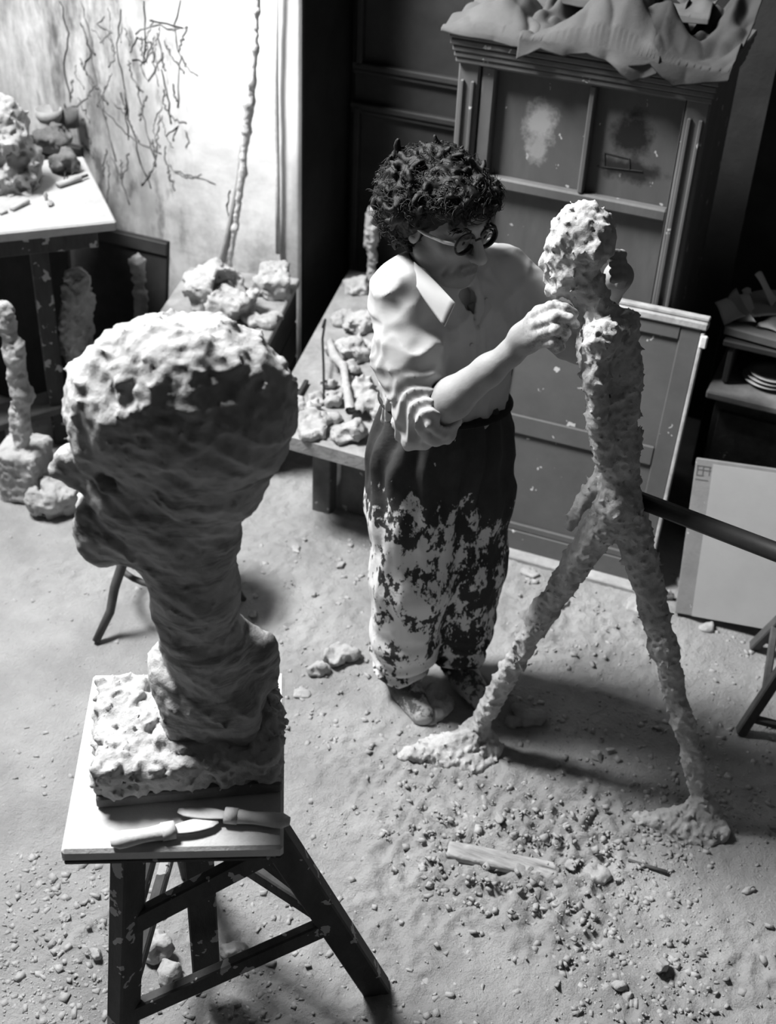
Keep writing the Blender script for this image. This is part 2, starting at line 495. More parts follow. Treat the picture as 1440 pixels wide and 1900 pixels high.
# ================================================================== the room
def floor_h(p):
    q = np.column_stack([p[:, 0], p[:, 1], np.zeros(len(p))])
    big = fbm(q, 1.3, 3) * 0.030
    zone = (.30 + .9 * np.exp(-((p[:, 0] + .30) / .55) ** 2 - ((p[:, 1] - 2.25) / .42) ** 2) + .5 * np.exp(-((p[:, 0] + 1.45) / .35) ** 2 - ((p[:, 1] - 1.5) / .3) ** 2)
            + .5 * np.exp(-((p[:, 0] + .75) / .5) ** 2 - ((p[:, 1] - 3.2) / .25) ** 2))
    mask = np.clip(fbm(q + 5.2, 1.6, 3) * 4 + 0.5, 0.15, 1) * zone
    crumb = np.maximum(fbm(q, 24, 3, .65, True) - 0.02, 0) * 0.085
    fine = fbm(q, 70, 2, .7) * 0.014
    return big + mask * (crumb + fine)
def flat_h(x, y): return float(floor_h(np.array([[x, y]]))[0])
def floor_fn(u, v):
    x = -4.3 + 5.5 * u; y = -0.4 + 5.6 * v
    return np.column_stack([x, y, floor_h(np.column_stack([x, y]))])
P, q = sheet(floor_fn, 620, 620)
mesh_obj('floor', P, q, M_floor, origin=(0, 0, 0), kind='structure')
def fl(px, py, dz=0.0):
    """the point of the floor seen at a pixel"""
    p = az(px, py, 0.0); p = az(px, py, flat_h(p[0], p[1])); p[2] += dz; return p

def wall(name, c, size, m, bev=0.0, parent=None):
    return MB().box(c, size, bev=bev).build(name, m, parent, kind='structure')
YW = 4.20; XC = -2.13; YD = 4.60           # face of the white wall, its corner, plane of the dark door
# whitewashed wall: charcoal smudges, mottled greyer over the left part and towards the bottom, scratched and uneven
def wall_fn(u, v):
    x = -4.3 + (XC + 4.3) * u; z = -0.02 + 4.0 * v
    q = np.column_stack([x, 0 * x, z])
    return np.column_stack([x, YW - (fbm(q, 2.2, 4) * 0.02 + fbm(q, 14, 3) * 0.004) * np.clip((1 - u) * 25, 0, 1), z])
P, q = solid_sheet(wall_fn, 160, 240, 0.35, (0, -1, 0))
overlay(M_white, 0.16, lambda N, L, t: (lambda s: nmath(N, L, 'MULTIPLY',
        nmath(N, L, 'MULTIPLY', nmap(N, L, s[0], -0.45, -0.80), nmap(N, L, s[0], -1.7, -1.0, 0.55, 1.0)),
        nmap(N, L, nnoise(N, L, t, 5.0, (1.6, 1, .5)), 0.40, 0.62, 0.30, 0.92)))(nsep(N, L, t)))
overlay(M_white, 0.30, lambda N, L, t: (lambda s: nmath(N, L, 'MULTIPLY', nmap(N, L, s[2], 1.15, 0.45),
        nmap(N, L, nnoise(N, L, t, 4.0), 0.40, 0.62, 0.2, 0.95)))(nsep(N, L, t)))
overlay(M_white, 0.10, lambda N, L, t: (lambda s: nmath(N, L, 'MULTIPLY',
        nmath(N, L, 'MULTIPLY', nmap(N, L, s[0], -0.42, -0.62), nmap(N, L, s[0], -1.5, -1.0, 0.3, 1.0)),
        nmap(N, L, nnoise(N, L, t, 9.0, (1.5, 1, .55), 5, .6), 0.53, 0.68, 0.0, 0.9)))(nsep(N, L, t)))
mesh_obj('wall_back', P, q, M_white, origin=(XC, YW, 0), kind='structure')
wall('wall_alcove', (XC - 0.02, (YW + YD) / 2 + 0.03, 2.0), (0.06, YD - YW + 0.02, 4.0), M_darkwall)  # return of the white wall, its shade put in as dark colour
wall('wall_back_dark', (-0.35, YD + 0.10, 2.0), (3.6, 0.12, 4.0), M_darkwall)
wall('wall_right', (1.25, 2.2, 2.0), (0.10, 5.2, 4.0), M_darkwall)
# left wall, half height: the sloping studio window starts above it
wall('wall_left', (-4.35, 2.3, 1.55), (0.10, 5.2, 3.1), M_white)
win = MB()
for i in range(5):
    y = 1.35 + i * 0.5
    win.beam((-4.33, y, 3.1), (-3.15, y, 4.55), 0.03, 0.03)
for t in (0, .5, 1): win.beam((-4.33 + 1.18 * t, 1.33, 3.1 + 1.45 * t), (-4.33 + 1.18 * t, 3.37, 3.1 + 1.45 * t), 0.03, 0.03)
win.build('window_1', M_dark, kind='structure')

# dark panelled door in the alcove
door = MB().box((-1.52, YD + 0.02, 1.05), (1.14, 0.05, 2.10)).build('door_1', M_dark, kind='structure')
ORG[door] = np.array(door.location)
def moulded(x0, x1, z0, z1, y, w, d, m, parent):
    """four mitred-looking moulding strips round a panel"""
    for a, b in (((x0, z1), (x1, z1)), ((x0, z0), (x1, z0))):
        MB().box(((a[0] + b[0]) / 2, y - d / 2, a[1]), (x1 - x0 + w, d, w * .45), bev=0.004).box(((a[0] + b[0]) / 2, y - d * .35, a[1] - w * .42), (x1 - x0 + w, d * .7, w * .3), bev=0.003).build('moulding', m, parent)
    for x in (x0, x1):
        MB().box((x, y - d / 2, (z0 + z1) / 2), (w * .45, d, z1 - z0), bev=0.004).build('moulding', m, parent)
p1 = ay(672, 118, YD); p2 = ay(668, 192, YD)
moulded(p1[0], -1.16, p1[2], 2.0, YD - 0.005, 0.055, 0.03, M_dark, door)
moulded(p2[0], -1.16, 0.25, p2[2], YD - 0.005, 0.055, 0.03, M_dark, door)

# conduit and shallow buttress on the white wall, next to its corner
MB().tube([ay(512, -60, YW - .03), ay(512, 150, YW - .02), ay(515, 350, YW - .02), ay(516, 470, YW - .02)], 0.010, 8).build('trim_1', M_white, smooth=True, kind='structure')
# charcoal strokes drawn on the white wall
strokes = [[(150, 0), (165, 60), (175, 130), (190, 215), (215, 300)], [(225, 20), (215, 80), (230, 150), (240, 220), (262, 300), (280, 350)],
           [(250, 60), (285, 45), (320, 55), (335, 50)], [(275, 40), (340, 52)], [(180, 190), (215, 230), (250, 262), (300, 285)],
           [(110, 0), (125, 60), (120, 120), (130, 190)], [(290, 60), (300, 110), (275, 150), (260, 120), (285, 95)],
           [(240, 100), (255, 70), (280, 80), (270, 115), (245, 112)], [(330, 0), (325, 60), (335, 120), (330, 200)],
           [(265, 0), (270, 70), (268, 120)], [(255, 150), (262, 200), (275, 250), (290, 310)], [(300, 130), (312, 180), (318, 230)],
           [(345, 240), (352, 262), (345, 275)], [(222, 170), (235, 210), (238, 260)], [(195, 30), (180, 45), (205, 60), (185, 80)],
           [(160, 75), (170, 100), (155, 130)], [(325, 318), (360, 328), (400, 342)], [(427, 352), (422, 380), (428, 420)],
           [(205, 290), (225, 330), (240, 380)], [(310, 250), (330, 235), (322, 262)]]
M_smear = mat('charcoal_smear', 0.17, 0.4, 30, 0.95, 0.1, 40)
rs = np.random.default_rng(77)
for k in range(44):                                     # loose scribbles
    x_, y_ = 130 + 220 * rs.random(), 10 + 300 * rs.random() ** .8; a_ = 1.45 + .28 * rs.normal(); st = []; cv_ = .16 * rs.normal()
    for t in range(3 + rs.integers(4)):
        st.append((x_, y_)); x_ += 17 * math.cos(a_); y_ += 17 * math.sin(a_); a_ += cv_ + .10 * rs.normal()
    strokes.append(st)
for i, st in enumerate(strokes):
    rs = np.random.default_rng(100 + i); pts = []
    for a, b in zip(st[:-1], st[1:]):
        for t in np.linspace(0, 1, 5)[:-1]:
            pts.append((a[0] + (b[0] - a[0]) * t + rs.normal() * 1.6, a[1] + (b[1] - a[1]) * t + rs.normal() * 1.6))
    pts.append(st[-1])
    P3 = []
    for a in pts:
        w = ay(a[0], a[1], YW); q = np.array([[w[0], 0, w[2]]])
        w[1] = YW - float((fbm(q, 2.2, 4) * 0.02 + fbm(q, 14, 3) * 0.004)[0]) - 0.001; P3.append(w)
    MB().tube(P3, [(0.0022 + 0.0035 * rs.random()) * (.8 if i < 20 else .45 + .9 * ((i * 7) % 5) / 5) for _ in P3], 5, flat=0.08, up=(0, 1, 0)).build('charcoal_mark', M_char if i < 20 and i % 2 else M_smear, bpy.data.objects['wall_back'], smooth=True)

# ================================================================== wardrobe
YF = 3.75
tl = ay(857, 52, YF); tr = ay(1330, 140, YF)
x0, x1, zt = tl[0], tr[0], 1.625
wr = empty('wardrobe', 'grey painted wooden wardrobe with panelled door, smudged drawings and heaped cloth on top', 'wardrobe', ((x0 + x1) / 2, YF + .25, 0))
cx = (x0 + x1) / 2; ww = x1 - x0
MB().box((cx, YF + 0.29, zt / 2), (ww - .02, 0.42, zt - .02)).build('body', M_wardrobe, wr)
# ribbed pilasters at both edges
for s, xe in ((1, x0), (-1, x1)):
    m = MB().box((xe + s * 0.035, YF + 0.02, zt / 2), (0.07, 0.05, zt - .04), bev=.006)
    for k in (0.018, 0.052): m.box((xe + s * k, YF - 0.008, zt / 2 - .05), (0.012, 0.012, zt - .2), bev=.004)
    m.build('pilaster', M_wardrobe, wr)
# stepped cornice
cn = MB()
for k, (dz, dy) in enumerate(((0.0, 0.034), (-0.022, 0.028), (-0.042, 0.02), (-0.060, 0.014), (-0.078, 0.008))):
    cn.box((cx, YF + .235 - dy / 2, zt - .011 + dz), (ww + 2 * dy * .7, 0.5 + dy, 0.019), bev=.004)
cn.build('cornice', M_wardrobe, wr)
# door leaf: stiles, rails and panels
dr = MB().box((cx, YF + 0.065, (zt - .1) / 2 + 0.05), (ww - .15, 0.03, zt - .22)).build('door', M_wardrobe, wr)
ORG[dr] = ORG[wr]
def wx(px, py): return ay(px, py, YF)
xs = [wx(912, 230)[0], wx(1083, 256)[0], wx(1094, 256)[0], wx(1262, 250)[0]]
zT = wx(912, 128)[2]; zR = wx(990, 343)[2]; zB = 0.16
zR2 = wx(990, 365)[2]
yfr = YF + 0.018
def bar(name, xa, xb, za, zb, m=M_wardrobe, par=dr): MB().box(((xa + xb) / 2, yfr, (za + zb) / 2), (xb - xa, 0.036, zb - za), bev=.006).build(name, m, par)
bar('stile', x0 + .075, xs[0], 0.08, zt - .1); bar('stile', xs[3], x1 - .075, 0.08, zt - .1)
bar('stile', xs[1], xs[2], zR, zT)
bar('rail', xs[0], xs[3], zT, zt - .1); bar('rail', xs[0], xs[3], zR2, zR); bar('rail', xs[0], xs[3], 0.08, zB)
M_pA = mat('panel_with_pale_smudge', 0.088, 0.15, 7, 0.6, 0.1, 60, fleck=(24, 0.24, 0.25, 0.42), stretch=(1, 1, .4))
M_pB = mat('panel_with_dark_smudge', 0.088, 0.15, 7, 0.6, 0.1, 60, fleck=(24, 0.24, 0.25, 0.42), stretch=(1, 1, .4))
def blob(cx_, cz_, rx, rz, nsc, lo, hi):
    def fn(N, L, t):
        s = nsep(N, L, t)
        a = nmath(N, L, 'DIVIDE', nmath(N, L, 'SUBTRACT', s[0], cx_), rx); b = nmath(N, L, 'DIVIDE', nmath(N, L, 'SUBTRACT', s[2], cz_), rz)
        d = nmath(N, L, 'SQRT', nmath(N, L, 'ADD', nmath(N, L, 'MULTIPLY', a, a), nmath(N, L, 'MULTIPLY', b, b)))
        n = nnoise(N, L, t, nsc)
        return nmap(N, L, nmath(N, L, 'ADD', d, nmath(N, L, 'MULTIPLY', n, 2.2)), hi + .55, lo + .55)
    return fn
overlay(M_pA, 0.30, blob(0.0, 0.02, 0.052, 0.07, 28, 1.05, 1.75))
overlay(M_pA, 0.25, blob(-0.005, -0.065, 0.035, 0.045, 35, 1.1, 1.7))
overlay(M_pB, 0.012, blob(-0.01, 0.03, 0.062, 0.075, 14, 1.15, 1.75))
overlay(M_pB, 0.018, blob(-0.005, -0.075, 0.10, 0.035, 18, 1.1, 1.75))
for xa, xb, za, zb, mm in ((xs[0], xs[1], zR, zT, M_pA), (xs[2], xs[3], zR, zT, M_pB), (xs[0], xs[3], zB, zR2, M_wardrobe)):
    c = V((xa + xb) / 2, YF + 0.036, (za + zb) / 2)
    MB().box(c, (xb - xa, 0.012, zb - za), bev=.001).build('panel', mm, dr, origin=c)
# thin drawn frame on the right panel
pbx = (xs[2] + xs[3]) / 2; pbz = (zR + zT) / 2
fr = MB()
for a, b in (((1122, 283), (1122, 306)), ((1168, 294), (1168, 316)), ((1122, 283), (1168, 294)), ((1108, 308), (1192, 318))):
    A, B_ = ay(*a, YF + .029), ay(*b, YF + .029); fr.beam(A, B_, 0.002, 0.0035, (0, 1, 0), bev=0)
fr.build('drawn_line', M_char, dr)

# cloth heaped on the wardrobe
def cloth(name, label, P0, ex, ey, lx, ly, hangs, seed, m, amp=0.05, th=0.004, group='canvas cloths heaped on the wardrobe'):
    """a stiff creased sheet lying on a top; its front falls over the edge by hangs[] (metres, spread along the front)"""
    def fn(u, v):
        q = np.column_stack([u * lx, v * ly, 0 * u]) + seed
        n1 = fbm(q * V(1, .6, 1), 4.6, 1); n2 = fbm(q * V(1, .7, 1) + 9, 13.0, 2)
        cr = np.abs(n1 * 2 - .1) * 1.3 + np.abs(n2) * 1.3
        hg = np.interp(u, np.linspace(0, 1, len(hangs)), hangs)
        s_ = v * (ly + hg) - hg
        over = s_ < 0
        z = np.where(over, s_ * .93, 0) + amp * cr * np.where(over, .15, 1) * np.clip(.35 + np.abs(s_) * 9, 0, 1) + .004
        y = np.where(over, -.010 - .055 * np.abs(fbm(q + 2, 6, 2)) * 2 * np.clip(-s_ * 18, 0, 1), s_)
        return P0 + np.outer(u * lx, ex) + np.outer(y, ey) + np.outer(z, (0, 0, 1))
    P, q = solid_sheet(fn, 84, 60, th)
    return mesh_obj(name, P, q, m, smooth=False, label=label, cat='cloth', group=group)
EX, EY = V(1, 0, 0), V(0, 1, 0)
M_cl2 = mat('dark_cloth', 0.04, .25, 6, .85, .15, 60); M_cl3 = mat('mid_cloth', 0.075, .2, 6, .85, .15, 60)
zc = zt
cloth('canvas_cloth', 'pale cloth fold lying at the left end of the wardrobe top', V(x0 - .045, YF - .045, zc + .002), EX, EY, 0.30, 0.30, (.012, .02, .025, .03, .02), 3.1, M_cloth, amp=.06)
cloth('canvas_cloth', 'crumpled grey cloth with pointed corner hanging over the middle of the wardrobe', V(x0 + .20, YF - .05, zc + .012), EX, EY, 0.42, 0.34, (.075, .03, .055, .03, .06, .10, .05), 11.7, M_cl3, amp=.13)
cloth('canvas_cloth', 'dark crumpled cloth sagging over the right corner of the wardrobe', V(x0 + .52, YF - .045, zc + .006), EX, EY, 0.30, 0.34, (.05, .02, .08, .05, .03), 21.3, M_cl2, amp=.10)
cloth('canvas_cloth', 'flat folded cloth at the back of the heap on the wardrobe', V(x0 + .25, YF + .16, zc + .085), EX, rotz(.1) @ EY, 0.45, 0.20, (.02, .03, .02), 31.9, M_cl3, amp=.06)

# ================================================================== wooden panel leaning against the wardrobe
TRp = ay(1287, 590, 3.66); BRp = az(1203, 1085, 0.01)
ux = unit(V(-1, -0.03, 0)); BLp = BRp + ux * 0.66
upv = unit(TRp - BRp); upv = unit(upv - ux * np.dot(upv, ux)); hh = np.linalg.norm(TRp - BRp)
nn = unit(np.cross(upv, -ux))
if nn[1] > 0: nn = -nn
pn = empty('panelled_board', 'tall grey three-panel wooden board leaning behind the striding figure', 'board', (BRp + BLp) / 2)
RP = np.stack([-ux, np.cross(upv, -ux), upv], 1)
def pb(name, a0, a1, b0, b1, d0, d1, m, bev=.004):
    """a piece of the board: a across from the right edge, b up, d out of the board"""
    c = BRp + ux * (a0 + a1) / 2 + upv * (b0 + b1) / 2 + nn * (d0 + d1) / 2
    return MB().box(c, (a1 - a0, d1 - d0, b1 - b0), RP, bev).build(name, m, pn)
pb('backing', 0.004, .656, 0.0, hh - .03, -0.022, -0.004, M_panelwood)
pb('edge_strip', 0.0, 0.012, 0, hh - .04, -0.012, 0.016, M_paleedge)
pb('stile', 0.012, 0.075, 0, hh - .02, -.004, .010, M_panelwood); pb('stile', .585, .66, 0, hh - .02, -.004, .010, M_panelwood)
tv = lambda py: np.dot(ap(1190, py, BRp, nn) - BRp, upv)
zr1, zr2 = tv(858), tv(822)
for b0, b1 in ((.075, .10), (zr1, zr2), (hh - .075, hh - .03)): pb('rail', .075, .585, b0, b1, -.004, .012, M_panelwood)
pb('bottom_rail', .0, .66, 0.0, .075, -.004, .014, M_panelwood)
pb('top_ledge', -.004, .665, hh - .03, hh - .006, -.03, .020, M_paleedge)
pb('ledge_lip', -.004, .665, hh - .004, hh + .008, -.03, .006, M_paleedge)
pb('wedge', -.012, .01, hh - .085, hh - .045, .006, .022, M_plaster)
for b0, b1 in ((.10, zr1), (zr2, hh - .075)): pb('panel', .075, .585, b0, b1, -.004, .001, M_panelwood, .001)
# sill board lying under the panel
MB().box(BRp + ux * .36 + V(0, -.035, -.005), (.74, .05, .03), np.stack([-ux, np.cross(_z, -ux), _z], 1)).build('floor_batten', M_plaster_old, label='dusty batten on the floor at the foot of the grey panelled board', cat='batten')
# ================================================================== right side: canvas, low cabinet, shelf
bl = az(1252, 1137, 0.012); br = bl + V(.56, 0.0, 0); tlc = ay(1292, 850, 3.55)
upc = unit(tlc - bl); rxc = unit(br - bl); rxc = unit(rxc - upc * np.dot(rxc, upc)); hc = np.linalg.norm(tlc - bl)
nc = np.cross(rxc, upc)
if nc[1] > 0: nc = -nc
RC = np.stack([rxc, -nc, upc], 1)
cv = empty('leaning_canvas', 'pale primed canvas with speckled left border leaning on the low dark cabinet', 'canvas', bl)
def cb(name, a0, a1, b0, b1, d0, d1, m, par=cv): return MB().box(bl + rxc * (a0 + a1) / 2 + upc * (b0 + b1) / 2 + nc * (d0 + d1) / 2, (a1 - a0, d1 - d0, b1 - b0), RC, .002).build(name, m, par)
cb('stretcher', 0.0, .56, 0, hc, -.02, 0.0, M_canvasedge)
cb('painted_field', .055, .56, 0.0, hc - .012, 0.0, 0.002, M_canvas)
M_note = mat('pencil_note', 0.12, .2, 20, .9, 0)
ln = MB()
for k, (a0, a1, b) in enumerate(((.006, .05, .022), (.008, .05, .034), (.006, .03, .052), (.006, .045, .066))):
    ln.box(bl + rxc * (a0 + a1) / 2 + upc * (hc - b) + nc * .0008, (a1 - a0, .0014, .0028), RC, 0)
for a in (.008, .026, .046): ln.box(bl + rxc * a + upc * (hc - .035) + nc * .0008, (.0025, .0014, .028), RC, 0)
ln.build('pencil_marks', M_note, cv)

M_cab = mat('speckled_dark_cabinet', 0.030, .5, 18, .75, .3, 40, fleck=(34, .22, .4, .28), stain=(30, .60, .06))
cb0 = ay(1318, 728, 3.80); zc2 = cb0[2]
cab = empty('low_cabinet', 'low dark cabinet spattered with plaster behind the leaning canvas', 'cabinet', (cb0[0] + .45, 4.0, 0))
MB().box((cb0[0] + .46, 4.02, zc2 / 2 - .01), (.88, .42, zc2 - .02)).build('body', M_cab, cab)
MB().box((cb0[0] + .45, 4.0, zc2 + .004), (.92, .46, .028), bev=.006).build('top', mat('cabinet_top_edge', .16, .3, 12, .8, .2, 40), cab)
for k in range(2): MB().box((cb0[0] + .24 + k * .43, 3.806, zc2 / 2 - .02), (.40, .014, zc2 - .08)).build('door', M_cab, cab)
# open shelf unit on the cabinet
zs = ay(1345, 640, 3.82)[2]; sx0 = ay(1352, 640, 3.82)[0]
sh = empty('open_shelf', 'dark open shelf standing on the low cabinet', 'shelf', (sx0 + .35, 4.0, zc2 + .018))
MB().box((sx0 + .35, 4.0, zs), (.74, .34, .022)).build('shelf_board', M_dark, sh)
for x in (sx0 + .01, sx0 + .69): MB().box((x, 4.0, (zs + zc2 + .018) / 2), (.02, .32, zs - zc2 - .03)).build('upright', M_dark, sh)
MB().box((sx0 + .35, 4.17, (zs + zc2 + .02) / 2), (.70, .012, zs - zc2 - .02)).build('back', M_darkwall, sh)
# plates on the cabinet, inside the shelf
pc = ay(1428, 700, 3.93); pc[2] = zc2 + .019
for k in range(3):
    MB().lathe(pc + V(.004 * k, 0, .012 * k), [(0.001, 0.002), (.04, .0), (.05, .004), (.088 - .004 * k, .016), (.09 - .004 * k, .019), (.05, .009), (.001, .006)], 32).build('plate', M_crock, smooth=True,
        label=('lowest', 'middle', 'topmost')[k] + ' of three pale plates stacked under the dark shelf', cat='plate', group='plates under the dark shelf')
# papers and a book on the shelf
def paper(name, label, cat, corners, th, bend, m=M_paper, group=None, n=14):
    A, B_, C_, D_ = [np.asarray(c, float) for c in corners]
    def fn(u, v):
        P = np.outer((1 - u) * (1 - v), A) + np.outer(u * (1 - v), B_) + np.outer(u * v, C_) + np.outer((1 - u) * v, D_)
        P[:, 2] += bend * np.sin(u * 3.1) * (0.4 + v) + bend * .4 * np.sin(v * 5 + u * 2); return P
    P, q = solid_sheet(fn, n, n, th); return mesh_obj(name, P, q, m, smooth=True, label=label, cat=cat, group=group)
t = zs + .012
def sp(px, py, z): return az(px, py, z)
MB().box(sp(1420, 612, t + .02) + V(.06, .02, 0), (.34, .22, .03), rotz(-.12)).build('book', mat('book_cover', .10, .2, 8, .8, .1, 30), label='thick dark book lying under the loose papers on the shelf', cat='book')
def flap(pts, label, m, th=.0025):
    """loose sheet: given 4 points on the sheet"""
    return paper('paper_sheet', label, 'paper', pts, th, .012, m, 'loose papers on the dark shelf')
M_pw = mat('white_paper', .48, .12, 6, .9, .1, 30)
flap([sp(1326, 562, t + .075), sp(1390, 548, t + .09), sp(1410, 590, t + .06), sp(1345, 602, t + .03)], 'pale folded paper jutting out at the left end of the shelf', M_pw)
flap([sp(1344, 604, t - .004), sp(1402, 600, t + .06), sp(1366, 536, t + .12), sp(1340, 570, t + .06)], 'creased paper flap hanging off the left edge of the shelf', M_paper)
flap([sp(1385, 590, t + .062), sp(1460, 588, t + .062), sp(1460, 545, t + .062), sp(1375, 545, t + .062)], 'flat grey sheet lying on the middle of the shelf', M_paper)
flap([sp(1400, 510, t + .16), sp(1412, 507, t + .16), sp(1446, 562, t + .07), sp(1432, 568, t + .07)], 'narrow rolled strip of paper leaning on the shelf', M_pw)
flap([sp(1376, 540, t + .09), sp(1392, 538, t + .09), sp(1396, 552, t + .07), sp(1380, 554, t + .07)], 'small white slip on top of the papers on the shelf', M_plaster)
flap([sp(1402, 606, t + .04), sp(1450, 622, t + .035), sp(1450, 596, t + .05), sp(1416, 592, t + .05)], 'crumpled paper edge at the front of the shelf', M_paper)
# tall dark boards standing against the back wall
a, b = ay(1432, 110, 4.30), ay(1352, 500, 4.30)
MB().beam(V(a[0] + .22, 4.30, 0.0), V(a[0] + .22, 4.30, 2.4), .40, .03, (0, 1, 0)).build('tall_board', mat('dark_grey_board', .032, .4, 6, .7, .2, 20), label='tall dark grey board standing on end right of the wardrobe', cat='board')

# ================================================================== iron rod bracing the figure, and its stand
ra = ay(1180, 925, 2.56)
d = ray(1440, 1024); rb = ay(1440, 1024, 2.34)
dirr = unit(rb - ra); rend = rb + dirr * .55
st = empty('armature_stand', 'dark iron stand with a long rod bracing the striding figure at the hip', 'stand', (rend[0], rend[1], 0.0))
MB().tube([ra, rend], 0.021, 14).build('brace_rod', M_iron, st, smooth=True)
MB().tube([V(rend[0], rend[1], .16), V(rend[0], rend[1], rend[2] + .12)], .018, 12).build('post', M_iron, st, smooth=True)
MB().tube([rend + V(0, 0, -.04), rend + V(0, 0, .04)], .03, 12).build('clamp', M_iron, st, smooth=True)
for k in range(3):
    a = .2 + k * 2.094
    MB().beam(V(rend[0], rend[1], .20), V(rend[0] + .2 * math.cos(a), rend[1] + .2 * math.sin(a), .012), .03, .02).build('leg', M_iron, st)
# wooden stool at the right edge, only its feet in view
feet = [az(1373, 1360, .0), az(1398, 1200, .0), V(.38, 3.36, 0), V(.39, 2.95, 0)]
sc_ = V(.17, 3.13, .46)
sl = empty('wooden_stool', 'dark wooden stool at the right edge, only two legs in view', 'stool', V(.17, 3.13, 0))
MB().lathe(sc_, [(.001, -.02), (.15, -.02), (.165, -.01), (.165, .012), (.15, .02), (.001, .02)], 28).build('seat', M_bent, sl, smooth=False)
tops = [sc_ + unit((f_ - sc_) * V(1, 1, 0)) * .11 + V(0, 0, -.015) for f_ in feet]
for f_, t_ in zip(feet, tops): MB().beam(f_ + V(0, 0, .0), t_, .034, .030, (1, .3, 0)).build('leg', M_bent, sl)
for i in range(4):
    j = (i + 1) % 4; k = .12 if i % 2 else .30
    MB().beam(feet[i] + (tops[i] - feet[i]) * k, feet[j] + (tops[j] - feet[j]) * k, .022, .022).build('rung', M_bent, sl)
# ================================================================== modelling stand with the big plaster head
ZS = 0.80
cs = [az(115, 1580, ZS), az(530, 1570, ZS), az(535, 1250, ZS), az(160, 1245, ZS)]
cS = sum(cs) / 4; ang = math.atan2((cs[1] - cs[0])[1], (cs[1] - cs[0])[0]) - .004
RS = rotz(ang); sxl = .40; syl = .47
sd = empty('modelling_stand', 'three-legged wooden modelling stand spattered with plaster carrying the big head', 'stand', (cS[0], cS[1], 0))
def S(x, y, z): return cS * V(1, 1, 0) + RS @ V(x, y, 0) + V(0, 0, z)
MB().box(S(0, 0, ZS - .016), (sxl, syl, .030), RS, .006).build('top_board', M_standtop, sd)
MB().box(S(0, 0, ZS - .0365), (sxl - .006, syl - .006, .011), RS, .003).build('under_board', M_stand, sd)
MB().box(S(.02, .0, ZS - .065), (.16, .22, .045), RS, .003).build('block', M_stand, sd)
MB().box(S(0.02, 0.0, .42), (.062, .062, .64), rotz(ang + .1), .004).build('centre_post', M_stand, sd)
fL = az(226, 2010, 0.0); fR = az(700, 1835, 0.0)
mid = (fL + fR) / 2; pr = np.cross(_z, unit(fR - fL)); fB = mid + pr * .50
fts = [fL, fR, fB]
tps = [az(262, 1592, ZS - .05), az(528, 1560, ZS - .05), S(-.07, .15, ZS - .05)]
tps[1] = S(.14, -.08, ZS - .05)
tps[0] = S(-.09, -.15, ZS - .05)
for f_, t_ in zip(fts, tps): MB().beam(f_, t_, .062, .042, unit(np.cross(_z, f_ - cS * V(1, 1, 0)))).build('leg', M_stand, sd)
def on(i, k): return fts[i] + (tps[i] - fts[i]) * k
for (i, a, j, b, w) in ((0, .66, 1, .80, .055), (0, .30, 1, .40, .05), (1, .52, 2, .60, .035), (0, .58, 2, .60, .04), (1, .40, 2, .36, .04), (0, .30, 2, .36, .04)):
    MB().beam(on(i, a), on(j, b), .024, w, (0, 0, 1)).build('stretcher', M_stand, sd)

# ---- bust: head, plinth and base board move together
FW = unit(V(-math.cos(YAW), -math.sin(YAW), 0)); OUT = np.cross(_z, FW)        # the way the head faces; OUT points away from us or to us
if OUT[1] > 0: OUT = -OUT
RB = np.stack([FW, OUT, _z], 1)
n0 = az(395, 1345, ZS + .075)
bu = empty('plaster_bust', 'big rough plaster head in profile on a modelling stand in the foreground', 'sculpture', (cS[0], cS[1], ZS))
def bp(px, py, o=0.0):  # point on the profile plane of the head, moved o towards us
    return ap(px, py, n0, OUT) + OUT * o
lo = np.minimum.reduce([bp(60, 1400), bp(560, 560)]) - V(.16, .2, .0); lo[2] = ZS + .03
hi = np.maximum.reduce([bp(60, 1400), bp(560, 560)]) + V(.16, .2, .05)
B = Field(lo, hi, 0.0055)
# skull, face, neck (profile taken in the head's own plane; half width about 0.12 m)
B.ell(bp(335, 745), (.155, .125, .135), RB, k=.03)
B.ell(bp(410, 770), (.115, .118, .135), RB, k=.05)
B.ell(bp(230, 770), (.085, .095, .11), RB, k=.05)
B.ell(bp(300, 900), (.125, .090, .125), RB, k=.05)
B.ell(bp(390, 880), (.085, .090, .090), RB, k=.05)
B.cone(bp(200, 985), bp(290, 985), .050, .062, k=.05)
B.ell(bp(188, 1000), (.035, .040, .045), RB, k=.03)            # chin
B.cone(bp(178, 800, .05), bp(178, 800, -.05), .022, .022, k=.03)  # brow
B.chain([bp(164, 806), bp(126, 848), bp(106, 868)], [.013, .015, .012], k=.018)          # nose
B.cone(bp(150, 852), bp(152, 884), .022, .024, k=.02)
B.cone(bp(112, 868), bp(158, 894), .011, .016, k=.012)
B.cone(bp(168, 936, .02), bp(168, 936, -.02), .018, .018, k=.015)
B.cone(bp(170, 962, .018), bp(170, 962, -.018), .018, .018, k=.015)
B.ell(bp(205, 858, .085), (.022, .03, .02), RB, k=.02, op='s')  # eye hollow
B.ell(bp(213, 862, .066), (.017, .016, .012), RB, k=.01)
B.ell(bp(345, 870, .095), (.022, .016, .038), RB, k=.02)       # ear, barely there
neck = [bp(352, 1000), bp(362, 1100), bp(375, 1190), bp(392, 1270)]
B.chain(neck, [.085, .072, .068, .085], k=.04)
